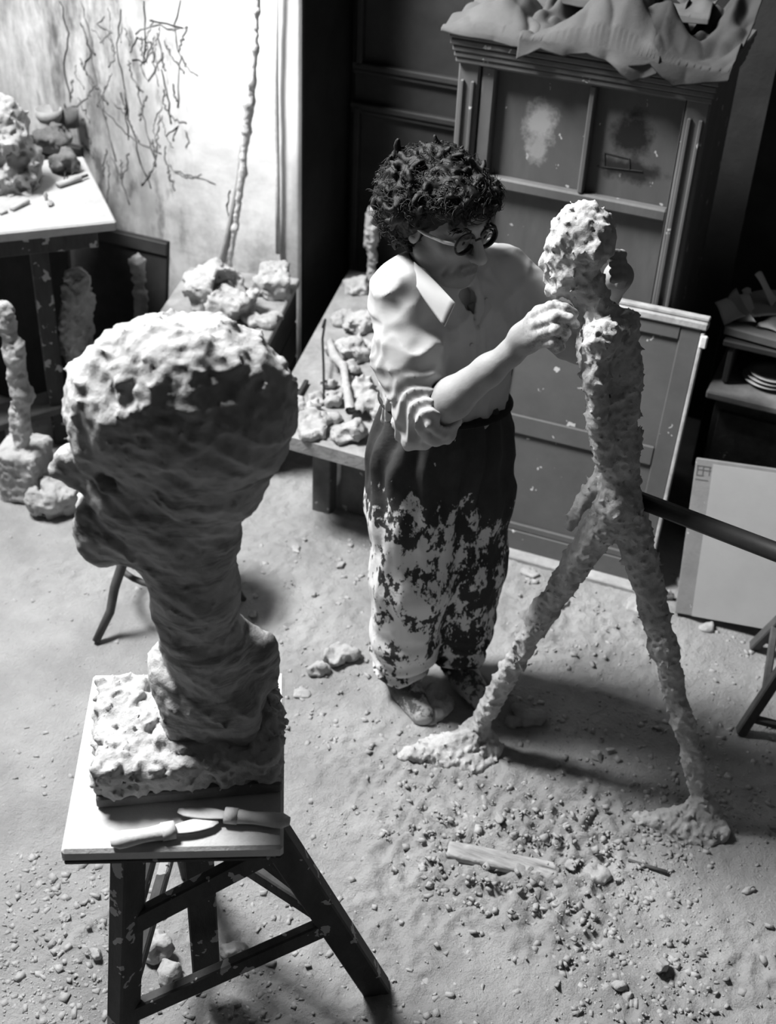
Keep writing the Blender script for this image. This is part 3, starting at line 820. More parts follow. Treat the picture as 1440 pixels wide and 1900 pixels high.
# shoulder block and lumps at its back
B.box(bp(398, 1300), (.088, .075, .062), RB, .03, k=.03)
B.cone(bp(330, 1245, -.02), bp(470, 1225, -.03), .045, .040, k=.04)
B.ell(bp(470, 1270, -.05), (.04, .05, .06), RB, k=.03)
B.ell(bp(325, 1250, -.03), (.045, .07, .035), RB, k=.04)
zt0 = bp(300, 640)[2]
def bust_rough(p):
    q = p @ RB
    up = np.clip((p[:, 2] - (zt0 - .16)) / .14, 0, 1)
    c, s_ = math.cos(.6), math.sin(.6)
    st = np.stack([q[:, 0] * c + q[:, 2] * s_, q[:, 1] * .6, (-q[:, 0] * s_ + q[:, 2] * c) * 3.2], 1)   # slanting spatula strokes
    strap = fbm(st, 9, 3, .55, True)
    blob = fbm(p + 2.2, 15, 4, .6, True)
    return -((.017 - .006 * up) * (strap - .12) + (.006 + .026 * up) * (blob - .10) + .011 * fbm(p, 60, 3, .65))
B.warp(bust_rough, .05)
flakes(B, 900, 4, lambda c: c[2] > zt0 - .10 - .25 * max(0, (c - n0) @ FW), (.004, .012), (.002, .010), .4)
flakes(B, 500, 5, lambda c: c[2] < n0[2] + .12, (.003, .008), (.003, .012), .5)
M_bust = mat('worked_plaster_head', 0.43, 0.22, 9, 0.92, 0.5, 55, stain=(11, .68, .28))
def strokes_(N, L, t):
    mp = N.new('ShaderNodeMapping'); L.new(t, mp.inputs['Vector']); mp.inputs['Rotation'].default_value = (0, .7, -YAW); mp.inputs['Scale'].default_value = (5, 5, 34)
    n = nnoise(N, L, mp.outputs[0], 1.0, None, 5, .7)
    s = nsep(N, L, t)
    return nmath(N, L, 'MULTIPLY', nmap(N, L, n, .50, .62), nmap(N, L, s[2], zt0 - ZS - .02, zt0 - ZS - .20, 0.0, .8))
overlay(M_bust, .17, strokes_)
B.build('head', M_bust, bu)
# plinth: thick crumbly slab with straight sides
pc4 = [az(150, 1460, ZS + .06), az(505, 1430, ZS + .06), az(540, 1262, ZS + .06), az(185, 1262, ZS + .06)]
pcn = sum(pc4) / 4; pan = math.atan2((pc4[1] - pc4[0])[1], (pc4[1] - pc4[0])[0])
RPl = rotz(pan)
pl = Field(pcn - V(.26, .26, .065), pcn + V(.26, .26, .10), .0055)
pl.box(V(pcn[0], pcn[1], ZS + .058), (.168, .130, .032), RPl, .014, k=0)
pl.ell(V(pcn[0], pcn[1], ZS + .085) + RPl @ V(.06, .0, 0), (.12, .10, .03), RPl, k=.03)
pl.box(V(pcn[0], pcn[1], ZS + .105) + RPl @ V(.13, .075, 0), (.035, .045, .045), RPl, .012, k=.015)
pl.ell(V(pcn[0], pcn[1], ZS + .092) + RPl @ V(-.045, -.055, 0), (.024, .017, .012), RPl, k=.008)
pl.warp(lambda p: -(.026 * fbm(p, 30, 4, .65, True) + .026 * fbm(p, 80, 3, .6)), .04)
flakes(pl, 900, 6, None, (.004, .009), (.001, .006), .7)
pl.build('plinth', mat('crumbly_plaster', 0.45, 0.2, 16, 0.95, 0.6, 70), bu)
MB().box(V(pcn[0], pcn[1], ZS + .014), (.345, .270, .026), RPl, .004).build('base_board', mat('wet_board', .14, .3, 12, .8, .2, 40), bu)

# ---- knives on the stand
def knife(label, a, b, split, hr, bw, mk):
    """handle from a to the split point, flat blade on to b"""
    a = np.asarray(a); b = np.asarray(b); c = a + (b - a) * split; dd = unit(b - a)
    o = empty('plaster_knife', label, 'knife', (a + b) / 2 * V(1, 1, 0) + V(0, 0, ZS), 'plaster knives on the modelling stand')
    n = 9; pts = [a + (c - a) * k / (n - 1) for k in range(n)]
    rr = [hr * (.55 if k == 0 else 1.05 if k < 3 else .95 + .1 * math.sin(k)) for k in range(n)]
    MB().tube(pts, rr, 12, flat=.8).build('handle', mk, o, smooth=True)
    MB().tube([c - dd * .018, c + dd * .006], hr * 1.12, 12, flat=.8).build('ferrule', mk, o, smooth=True)
    m_ = 8; pts = [c + (b - c) * k / (m_ - 1) for k in range(m_)]
    MB().tube(pts, [bw * (.7 + .5 * math.sin(k / (m_ - 1) * 3.0)) * (1 if k < m_ - 1 else .5) for k in range(m_)], 8, flat=.12).build('blade', mk, o, smooth=True)
    return o
zk = ZS + .015
knife('long handled plaster knife lying along the front edge of the modelling stand', az(205, 1562, zk), az(405, 1524, zk - .006), .56, .0165, .014, M_pale_tool)
knife('plaster-coated spatula overhanging the right front corner of the modelling stand', az(538, 1524, zk), az(330, 1504, zk - .004), .55, .0150, .013, M_pale_tool)
# ================================================================== striding plaster figure (plain stand-in of the same size and place)
YG = 2.52
def g(px, py, dy=0.0): return ay(px, py, YG + dy)
lo = np.minimum.reduce([g(720, 1400), g(1360, 360), az(1345, 1570, 0)]) - V(.06, .14, 0); lo[2] = -.02
hi = np.maximum.reduce([g(720, 1400), g(1360, 360), az(1360, 1560, 0), g(1075, 375)]) + V(.08, .16, .05)
G = Field(lo, hi, 0.005)
hip = g(1152, 925); 
# trunk, deeper than wide as seen from the side
G.chain([g(1150, 930), g(1150, 830), g(1138, 740), g(1124, 650), g(1120, 605)], [.046, .042, .050, .056, .040], k=.03)
G.cone(g(1122, 625, -.07), g(1126, 620, .07), .034, .034, k=.035)       # shoulders
G.cone(g(1160, 600), g(1168, 700), .026, .026, k=.03)                   # back
# neck and head
G.chain([g(1115, 605), g(1100, 560), g(1092, 530)], [.034, .030, .034], k=.02)
G.ell(g(1082, 440), (.066, .056, .072), k=.02)
G.ell(g(1058, 488), (.044, .046, .058), k=.03)
G.cone(g(1040, 525), g(1072, 525), .024, .030, k=.02)
G.cone(g(1026, 462), g(1013, 487), .008, .011, k=.012)                  # nose
G.cone(g(1030, 448, -.022), g(1030, 448, .022), .012, .012, k=.015)     # brow
G.cone(g(1022, 512, -.012), g(1022, 512, .012), .009, .009, k=.008)
G.ell(g(1024, 534), (.014, .018, .014), k=.012)
G.ell(g(1104, 470, -.054), (.014, .008, .022), k=.008)                  # ear
# arms close to the trunk
G.chain([g(1108, 625, -.075), g(1104, 700, -.085), g(1112, 780, -.078), g(1122, 860, -.060)], [.028, .024, .022, .020], k=.02)
G.chain([g(1130, 640, .08), g(1135, 760, .085), g(1125, 880, .07), g(1085, 930, .06), g(1056, 975, .05)], [.026, .024, .022, .017, .012], k=.015)
# legs and feet
ankF = az(884, 1352, .07); ankR = az(1305, 1492, .07)
hipL = g(1142, 940, -.025); hipR = g(1165, 945, .025)
kneeF = ay(1010, 1135, (YG + ankF[1]) / 2); kneeR = ay(1232, 1200, (YG + ankR[1]) / 2)
G.chain([hipL, kneeF, ankF], [.042, .028, .023], k=.03)
G.chain([hipR, kneeR, ankR], [.044, .028, .021], k=.03)
heelF = az(912, 1388, .015); toeF = az(752, 1402, .012)
G.chain([ankF, heelF], [.027, .030], k=.02); G.chain([ankF + V(0, 0, -.02), (heelF + toeF) / 2 + V(0, 0, .012), toeF], [.032, .028, .020], k=.03)
heelR = az(1330, 1540, .015); toeR = az(1185, 1520, .012)
G.chain([ankR, heelR], [.026, .030], k=.02); G.chain([ankR + V(0, 0, -.02), (heelR + toeR) / 2 + V(0, 0, .012), toeR], [.030, .026, .018], k=.03)
# heaps of plaster holding the feet
G.ell((heelF + toeF) / 2 + V(.02, 0, -.02), (.11, .06, .045), k=.04)
G.ell((heelR + toeR) / 2 + V(.03, 0, -.02), (.09, .05, .04), k=.04)
G.warp(lambda p: -(.020 * (fbm(p * V(1, 1, .6), 26, 4, .6, True) - .1) + .016 * fbm(p + 4, 80, 3, .7)), .04)
flakes(G, 1500, 9, None, (.003, .008), (.003, .014), .45)
G.build('striding_figure', mat('rough_figure_plaster', 0.43, 0.25, 14, 0.93, 0.5, 80, stain=(22, .62, .26)),
        label='lean rough plaster figure striding left, worked on by the man', cat='sculpture')
# ================================================================== the man
FT = V(math.cos(math.radians(-41)), math.sin(math.radians(-41)), 0); LT = np.cross(_z, FT)     # chest forward, his left
RSh = ay(745, 548, 2.57); LSh = ay(925, 505, 2.82)
NB = (RSh + LSh) / 2 + V(0, 0, .035) - FT * .015
PV = V(-.955, 2.725, .86)
CH = (RSh + LSh) / 2 - V(0, 0, .11) + FT * .01
WA = PV + V(.0, 0, .08)
EL = ay(792, 776, 2.46); WR = ay(948, 655, 2.455)
ELl = LSh + V(.23, .03, -.15); HDl = ay(1148, 512, 2.625); WRl = ELl + (HDl - ELl) * .74
HC = ay(826, 410, 2.645)                                   # middle of the head, between the ears
an = math.radians(-27); ptch = math.radians(6)
hf = V(math.cos(an) * math.cos(ptch), math.sin(an) * math.cos(ptch), -math.sin(ptch))
hl = V(-math.sin(an), math.cos(an), 0); hu = np.cross(hf, hl)
RH = np.stack([-hl, hf, hu], 1)                            # his right, forward, up
HS = 1.06
def h(x, y, z): return HC + RH @ (V(x, y, z) * HS)
hipR_ = PV - LT * .085 + V(0, 0, -.03); hipL_ = PV + LT * .085 + V(0, 0, -.03)
ftR = fl(742, 1275, .05); ftL = fl(848, 1252, .05)
knR = (hipR_ + ftR) / 2 + FT * .035; knL = (hipL_ + ftL) / 2 + FT * .02
pe = empty('person', 'man with curly dark hair and glasses in a pale shirt modelling the striding figure', 'person', (PV[0], PV[1], 0))
M_skin = mat('skin', 0.27, 0.10, 14, 0.55, 0.12, 120, spec=0.35)
M_shirt = mat('pale_cotton_shirt', 0.38, 0.05, 6, 0.9, 0.06, 160)
overlay(M_shirt, 0.22, lambda N, L, t: nmap(N, L, nnoise(N, L, t, 7.0), 0.68, 0.80, 0.0, 0.8))
M_trous = mat('dark_trousers', 0.035, 0.3, 8, 0.9, 0.2, 120)
def spat(N, L, t):
    s = nsep(N, L, t)
    n = nnoise(N, L, t, 21.0, (1, 1, .55), 6, .68)
    n2 = nnoise(N, L, t, 75.0, (1, 1, .6), 4, .6)
    side = nmath(N, L, 'ADD', nmath(N, L, 'MULTIPLY', s[0], float(LT[0])), nmath(N, L, 'MULTIPLY', s[1], float(LT[1])))
    hgt = nmap(N, L, s[2], 0.84, 0.62, -0.20, 0.03)
    sd_ = nmap(N, L, side, -0.10, 0.12, 0.02, -0.07)
    tot = nmath(N, L, 'ADD', nmath(N, L, 'ADD', nmath(N, L, 'MULTIPLY_ADD', n2, 0.35, n), hgt), nmath(N, L, 'ADD', sd_, -0.175))
    return nmap(N, L, tot, 0.49, 0.525)
overlay(M_trous, 0.60, spat)
M_hair = mat('dark_curly_hair', 0.008, 0.4, 60, 0.5, 0.3, 160, spec=0.28)
M_frame = mat('spectacle_frame', 0.02, .2, 30, .3, 0)
M_frame_hi = mat('highlit_spectacle_arm', 0.8, .2, 60, .3, .1, 90)  # highlight on the near arm painted in as very pale grey
M_lens = bpy.data.materials.new('spectacle_glass'); M_lens.use_nodes = True
b_ = M_lens.node_tree.nodes['Principled BSDF']; b_.inputs['Base Color'].default_value = (.85, .85, .85, 1); b_.inputs['Transmission Weight'].default_value = 1.0
b_.inputs['Roughness'].default_value = 0.02; b_.inputs['IOR'].default_value = 1.1
M_shoe = mat('dusty_shoe', 0.07, .5, 14, .8, .3, 60, stain=(12, .50, .40))

def near(c, r0, r1):
    c = np.asarray(c) - V(PV[0], PV[1], 0)
    def fn(N, L, t):
        vm = N.new('ShaderNodeVectorMath'); vm.operation = 'DISTANCE'; L.new(t, vm.inputs[0]); vm.inputs[1].default_value = tuple(c)
        return nmap(N, L, vm.outputs['Value'], r1, r0)
    return fn
def times(fn, k): return lambda N, L, t: nmath(N, L, 'MULTIPLY', fn(N, L, t), k)
overlay(M_skin, 0.10, times(near(h(0, .085, -.095), .028, .060), .45))      # stubble
for dx in (-.014, 0, .014): overlay(M_skin, 0.09, times(near(h(dx, .100, -.0735), .007, .013), .7))   # lips
# plaster drying on the working fingers
def hand_plaster(N, L, t):
    return nmath(N, L, 'MULTIPLY', near(ay(1045, 605, 2.452), .045, .10)(N, L, t), nmap(N, L, nnoise(N, L, t, 45.0), .44, .56))
overlay(M_skin, 0.55, hand_plaster)

# ---------------- body: one skin from head to feet
allp = np.stack([RSh, LSh, EL, HDl, ftR, ftL, h(0, 0, .2), ay(1075, 580, 2.47)])
D = Field(V(*(allp.min(0) - .13)) * V(1, 1, 0) + V(0, 0, .005), allp.max(0) + V(.08, .13, .02), 0.004)
# head
D.ell(h(0, -.018, .038), np.array([.077, .098, .080]) * HS, RH, k=.02)
D.ell(h(0, .030, -.030), np.array([.062, .066, .095]) * HS, RH, k=.03)
D.ell(h(0, .048, -.088), np.array([.046, .044, .034]) * HS, RH, k=.03)
D.ell(h(0, .080, -.108), np.array([.020, .016, .016]) * HS, RH, k=.02)
for s in (-1, 1):
    D.cone(h(s * .058, .0, -.06), h(s * .03, .065, -.1), .020, .016, k=.025)                 # jaw line
    D.ell(h(s * .046, .064, -.022), np.array([.020, .020, .018]) * HS, RH, k=.02)            # cheek bone
    D.cone(h(s * .012, .092, .026), h(s * .050, .076, .024), .011, .009, k=.014)             # brow
    D.ell(h(s * .031, .096, .003), np.array([.017, .014, .011]) * HS, RH, k=.010, op='s')
    D.ell(h(s * .031, .0815, .002), np.array([.0135, .0125, .0125]) * HS, RH, k=.003)
    D.cone(h(s * .018, .096, .006), h(s * .046, .086, .006), .0038, .0034, k=.004)           # upper lid
    D.cone(h(s * .018, .092, -.010), h(s * .044, .084, -.008), .003, .003, k=.005)
    D.ell(h(s * .0135, .107, -.036), np.array([.0095, .012, .009]) * HS, RH, k=.008)         # nostril wing
    D.cone(h(s * .020, .106, -.040), h(s * .037, .084, -.078), .0045, .0035, k=.008, op='s') # fold beside the mouth
    D.cone(h(s * .046, .084, -.05), h(s * .05, .066, -.085), .003, .003, k=.008, op='s')
    D.ell(h(s * .079, -.012, -.006), np.array([.010, .022, .034]) * HS, RH, k=.008)          # ear
    D.ell(h(s * .088, -.004, -.002), np.array([.007, .012, .020]) * HS, RH, k=.005, op='s')
D.cone(h(0, .092, .020), h(0, .126, -.030), .0085, .0135, k=.013)
D.ell(h(0, .124, -.034), np.array([.013, .011, .011]) * HS, RH, k=.008)
D.cone(h(-.020, .095, -.0665), h(.020, .095, -.0665), .0065, .0065, k=.008)
D.cone(h(-.017, .095, -.0805), h(.017, .095, -.0805), .0075, .0075, k=.008)
D.cone(h(-.027, .104, -.0735), h(.027, .104, -.0735), .0028, .0028, k=.004, op='s')
for z_ in (.052, .064): D.cone(h(-.035, .090, z_), h(.035, .090, z_), .0022, .0022, k=.006, op='s')
D.chain([h(0, -.025, -.05), h(0, -.015, -.10), NB], [.056, .054, .060], k=.03)
# trunk and legs (under the clothes)
D.chain([NB, CH, WA, PV], [.06, .125, .12, .13], k=.05, flat=(FT, .7))
D.cone(RSh, LSh, .05, .05, k=.04)
D.chain([hipR_, knR, ftR], [.075, .052, .036], k=.04); D.chain([hipL_, knL, ftL], [.075, .052, .036], k=.04)
D.cone(ftR, ftR + FT * .12 + V(0, 0, -.02), .03, .022, k=.02); D.cone(ftL, ftL + FT * .12 + V(0, 0, -.02), .03, .022, k=.02)
# right arm
D.cone(RSh, EL, .052, .042, k=.03)
mid = EL + (WR - EL) * .32
D.chain([EL, mid, EL + (WR - EL) * .75, WR], [.042, .047, .034, .028], k=.02)
D.ell(EL + unit(EL - WR) * .012 + V(0, -.0, -.012), .034, k=.02)
# right hand: palm, four fingers closed on the figure's throat, thumb on the far side
yh = 2.452
def hp(px, py, dy=0.0): return ay(px, py, yh + dy)
D.chain([WR, hp(972, 628), hp(992, 606)], [.028, .033, .030], k=.015, flat=(V(0, 1, 0), .8))
D.cone(hp(985, 632, -.006), hp(1000, 622, -.01), .024, .022, k=.015)
fing = [([(988, 588, .0), (1022, 570, -.004), (1048, 572, .004), (1066, 582, .014)], .0122),
        ([(992, 602, -.012), (1030, 588, -.024), (1056, 592, -.012), (1068, 602, .004)], .0125),
        ([(996, 620, -.016), (1032, 610, -.034), (1050, 618, -.022), (1046, 628, -.004)], .0118),
        ([(1000, 638, -.012), (1028, 634, -.028), (1040, 644, -.016), (1032, 650, -.002)], .0104)]
for pts, r in fing:
    D.chain([hp(*p) for p in pts], [r * 1.12, r * 1.05, r * .95, r * .82], k=.0045)
    D.ell(hp(*pts[1]), r * 1.12, k=.004)
D.chain([hp(975, 606, .02), hp(1000, 578, .035), hp(1032, 566, .04), hp(1056, 572, .036)], [.016, .0135, .0115, .010], k=.006)
# left arm reaching behind the figure's head, hand cupped at its nape
D.cone(LSh, ELl, .050, .040, k=.03); D.chain([ELl, ELl + (WRl - ELl) * .35, WRl], [.040, .042, .027], k=.02)
pd = unit(HDl - WRl); sdv = V(0, 0, 1); sdv = unit(sdv - pd * np.dot(sdv, pd))
D.chain([WRl, HDl], [.027, .034], k=.015)
tow = unit(g(1105, 520) - HDl)
for k in range(4):
    b0 = HDl + sdv * (.030 - .019 * k) + pd * .012
    p1_ = b0 + pd * .034 + tow * .006; p2_ = p1_ + pd * .008 + tow * .026; p3_ = p2_ + tow * .022 - pd * .006
    D.chain([b0, p1_, p2_, p3_], [.0115, .0108, .0098, .0085], k=.0045)
D.chain([WRl + sdv * .015, HDl + sdv * .04 + tow * .01, HDl + sdv * .05 + tow * .04], [.015, .013, .010], k=.006)
D.warp(lambda p: -.0012 * fbm(p, 60, 3, .6), .01)
D.build('body', M_skin, pe)

# ---------------- shirt
Sh = Field(allp.min(0) - .16 + V(0, 0, .75), allp.max(0) + V(.05, .16, -.05), 0.0055)
Sh.chain([NB - V(0, 0, .02), CH, CH * .5 + WA * .5, WA + V(0, 0, .01), WA - V(0, 0, .05)], [.085, .160, .158, .158, .148], k=.05, flat=(FT, .72))
Sh.cone(RSh + V(0, 0, .0), LSh, .066, .066, k=.05)
Sh.cone(NB - V(0, 0, .01), RSh * .75 + NB * .25 + V(0, 0, .012), .070, .062, k=.05)
Sh.ell(CH + V(0, 0, -.01), (.15, .105, .11), np.stack([LT, FT, _z], 1), k=.05)
upA = RSh + (EL - RSh) * .5 + V(-.012, -.01, 0)
Sh.chain([RSh, upA, EL + (RSh - EL) * .12], [.070, .074, .072], k=.03)
dA = unit(WR - EL)
Sh.cone(EL + (RSh - EL) * .08 - dA * .015, EL + dA * .035, .066, .060, k=.02)
Sh.cone(EL - dA * .03 + V(-.004, 0, -.012), EL + dA * .02 + V(0, 0, -.03), .050, .040, k=.02)
Sh.chain([LSh, LSh + (ELl - LSh) * .55, ELl + (LSh - ELl) * .02], [.068, .066, .064], k=.03)
# rolled cuffs: thick rings of cloth
def ringpts(c, ax, r, n=14):
    a = unit(np.cross(ax, _z)); b = np.cross(ax, a)
    return [c + (a * math.cos(t) + b * math.sin(t)) * r for t in np.linspace(0, 2 * math.pi, n)]
for k, (o, r) in enumerate(((.022, .058), (.044, .056))): Sh.chain([p + V(0, 0, -.008) for p in ringpts(EL + dA * o, unit(dA + V(0, 0, -.25)), r)], [.013 - .002 * k] * 14, k=.004)
dB = unit(ELl - LSh)
Sh.chain(ringpts(ELl - dB * .02, dB, .054), [.011] * 14, k=.008)
# neck opening and sleeve mouth
Sh.chain([NB - V(0, 0, .03) + FT * .01, h(0, -.01, -.10) + V(0, 0, .04)], [.062, .075], k=.01, op='s')
Sh.cone(NB + FT * .095 + V(0, 0, -.03), NB + FT * .12 + V(0, 0, -.10), .028, .008, k=.01, op='s')
Sh.cone(EL + dA * .03, EL + dA * .12, .046, .06, k=.005, op='s')
elb = EL.copy()
uA = unit(EL - RSh)
def crease(x): return np.abs((x % 1.0) * 2 - 1) ** 1.6 - .38        # soft valleys, sharp crests
def folds(p):
    d = np.linalg.norm(p - elb, axis=1)
    arm = np.exp(-(d / .17) ** 2)
    pit = np.exp(-(np.linalg.norm(p - (RSh + LT * .02 - V(0, 0, .10)), axis=1) / .11) ** 2)
    w = fbm(p, 8, 2); w2 = fbm(p + 3, 8, 2)
    ax = (p - RSh) @ uA
    t = (p - WA) @ _z
    low = np.exp(-((t - .03) / .10) ** 2)
    rad = np.arctan2((p - WA) @ FT, (p - WA) @ LT)
    q = p @ np.stack([LT, FT, _z], 1)
    big = fbm(np.stack([q[:, 0] * .8 + q[:, 2] * .5, q[:, 1], q[:, 2] * .55 - q[:, 0] * .3], 1), 13, 2, .5, True)
    c_, s_ = math.cos(.5), math.sin(.5)
    fin = fbm(np.stack([(q[:, 0] * c_ + q[:, 2] * s_) * .45, q[:, 1] * .7, (q[:, 2] * c_ - q[:, 0] * s_) * 1.5], 1), 17, 1, .5, True) + .5
    fin = fin ** 2 * np.clip(1.4 - np.linalg.norm(p - RSh, axis=1) * 2.6, .35, 1)
    return -(.013 * arm * crease(ax * 14 + w * 5 + (p @ FT) * 7) + .013 * pit * crease((p @ FT) * 12 + p[:, 2] * 14 + w * 4)
             + .011 * low * crease(rad * 2.6 + w * 3 + t * 4) + .016 * (big - .12) + .007 * (fin - .2) + .003 * w2
             - .0045 * ((p - CH) @ FT > .02) * (np.exp(-(((p - CH) @ LT - .035) / .004) ** 2) + np.exp(-(((p - CH) @ LT - .003) / .004) ** 2)))
Sh.warp(folds, .03)
shv, shq = Sh.skin()
sh_o = mesh_obj('shirt', shv, shq, M_shirt, pe, True)
from mathutils.bvhtree import BVHTree
bvh = BVHTree.FromPolygons([tuple(p) for p in shv], [tuple(p) for p in shq])
def on_shirt(px, py, lift=.006):
    d_ = ray(px, py); r_ = bvh.ray_cast(Vector(CAM), Vector(d_))
    return (np.array(r_[0]) if r_[0] is not None else ay(px, py, 2.6)) - d_ * lift
# collar flaps
def flapmesh(A, B_, C_, D_, name, m, par, th=.004, bulge=.006, n=10):
    A, B_, C_, D_ = [np.asarray(c, float) for c in (A, B_, C_, D_)]
    nrm = unit(np.cross(B_ - A, D_ - A))
    def fn(u, v):
        return np.outer((1 - u) * (1 - v), A) + np.outer(u * (1 - v), B_) + np.outer(u * v, C_) + np.outer((1 - u) * v, D_) + np.outer(bulge * np.sin(u * 3.14) * np.sin(v * 3.14), nrm)
    P, q = solid_sheet(fn, n, n, th); return mesh_obj(name, P, q, m, par, True)
yc = NB[1]
cA, cB, cC, cD = ay(770, 487, 2.575), ay(846, 562, 2.50), ay(826, 606, 2.478), ay(772, 530, 2.535)
cF = V(.012, -.03, .0)
flapmesh(cA, cB, cC, cD, 'collar', M_shirt, sh_o, .006, -.008)
flapmesh(on_shirt(866, 566), on_shirt(890, 612), on_shirt(914, 572), on_shirt(904, 552), 'collar', M_shirt, sh_o, .005, .004)
for py in (640, 690, 740, 790):
    bc = on_shirt(875, py, .001); MB().lathe(bc, [(.0001, .003), (.004, .003), (.0052, .0015), (.0052, -.002)], 14, np.stack([LT, np.cross(FT, LT), FT], 1)).build('button', M_shirt, sh_o, smooth=True)
# collar stand round the neck
rp = []
for t in np.linspace(-1.9, 1.9, 15): rp.append(NB + V(0, 0, .012) + FT * (-.062 * math.cos(t) + .012) * 1.0 + LT * (.070 * math.sin(t)) - V(0, 0, .02) * (1 - math.cos(t)))
MB().tube(rp, .014, 8).build('collar_stand', M_shirt, sh_o, smooth=True)

# ---------------- trousers
T = Field(V(PV[0] - .34, PV[1] - .34, .03), V(PV[0] + .34, PV[1] + .34, PV[2] + .13), 0.0055)
T.chain([WA + V(0, 0, -.005), PV, PV - V(0, 0, .06)], [.158, .178, .170], k=.04, flat=(FT, .80))
T.chain([hipR_ - V(0, 0, .02), hipR_ * .55 + knR * .45, knR, knR * .4 + ftR * .6, ftR + V(0, 0, .06)], [.118, .122, .108, .092, .074], k=.03)
T.chain([hipL_ - V(0, 0, .02), hipL_ * .55 + knL * .45, knL, knL * .4 + ftL * .6, ftL + V(0, 0, .06)], [.116, .116, .104, .090, .074], k=.03)
T.cone(WA + V(0, 0, .06), WA + V(0, 0, .16), .150, .150, k=.005, op='s', flat=(FT, .80))
for f_ in (ftR, ftL): T.cone(f_ + V(0, 0, .03), f_ - V(0, 0, .05), .054, .06, k=.004, op='s')
def tf(p):
    a = np.arctan2((p - PV) @ FT, (p - PV) @ LT)
    w = fbm(p, 6, 2) * 6
    top = np.clip((p[:, 2] - .45) / .35, 0, 1)
    hem = np.clip((.30 - p[:, 2]) / .22, 0, 1)
    return -.008 * top * np.sin(a * 15 + w) - .010 * hem * np.sin(p[:, 2] * 85 + w * 2.2) - .020 * fbm(p * V(1, 1, .38), 13, 3, .5, True)
T.warp(tf, .03)
tr_o = T.build('trousers', M_trous, pe)
# dark waistband
wb = []
for t in np.linspace(0, 2 * math.pi, 49): wb.append(WA + V(0, 0, .035 - .012 * math.cos(t)) + LT * .160 * math.cos(t) + FT * .130 * math.sin(t))
MB().tube(wb, .024, 8, flat=.35, up=(0, 0, 1)).build('waistband', mat('black_waistband', .012, .3, 20, .7, .2, 90), pe, smooth=True)

# ---------------- hair: a mass of curls
Hr = Field(HC - .22, HC + .22, 0.0045)
def hh_(x, y, z): return h(x, y, z)
Hr.ell(hh_(0, -.040, .047), np.array([.106, .112, .086]) * HS, RH, k=0)
Hr.ell(hh_(0, .022, .084), np.array([.084, .080, .036]) * HS, RH, k=.03)
Hr.ell(hh_(0, -.085, .000), np.array([.095, .060, .085]) * HS, RH, k=.04)
for s in (-1, 1): Hr.ell(hh_(s * .078, -.040, .025), np.array([.030, .052, .060]) * HS, RH, k=.03)
rs = np.random.default_rng(5)
for i in range(520):
    dv = unit(rs.normal(size=3)); 
    if dv[1] > .50 and dv[2] < .32: continue
    if dv[2] < -.75: continue
    base = V(0, -.040, .040) + dv * V(.106, .114, .086) * (1 + .06 * rs.normal())
    if dv[2] < -.1: base = V(0, -.06, .02) + dv * V(.095, .085, .095)
    pts = []; cur = unit(np.cross(dv, rs.normal(size=3)) + dv * .1); v_ = base.copy(); tw = rs.normal() * .9
    for t in range(7):
        pts.append(h(*v_)); v_ = v_ + cur * .010
        cur = unit(cur + np.cross(dv, cur) * tw * .8 + rs.normal(size=3) * .25 - dv * .08 * (np.dot(v_ - base, dv) > .006))
    Hr.chain(pts, [.0062, .0068, .0068, .0062, .0055, .005, .0038], k=.005)
for i in range(170):                                   # curls falling over the hairline
    dv = unit(V(rs.normal() * .8, .75 + .3 * rs.normal(), .45 + .3 * rs.normal()))
    if dv[2] < .12 or dv[1] < .1: continue
    base = V(0, .012, .066) + dv * V(.086, .090, .052); pts = []
    cur = unit(np.cross(dv, rs.normal(size=3)) + V(0, .3, -.4)); v_ = base.copy(); tw = rs.normal()
    for t in range(6): pts.append(h(*v_)); v_ = v_ + cur * .008; cur = unit(cur + np.cross(dv, cur) * tw * .9 + rs.normal(size=3) * .3)
    Hr.chain(pts, [.0055, .006, .006, .0055, .005, .0035], k=.004)
# keep the face clear
Hr.ell(hh_(0, .105, -.035), np.array([.070, .080, .085]) * HS, RH, k=.012, op='s')
Hr.ell(hh_(0, .125, .030), np.array([.052, .060, .046]) * HS, RH, k=.004, op='s')
Hr.ell(hh_(.096, .030, -.045), np.array([.040, .050, .055]) * HS, RH, k=.01, op='s')
Hr.warp(lambda p: -.006 * fbm(p, 55, 3, .6, True), .02)
ha = Hr.build('hair', M_hair, pe)
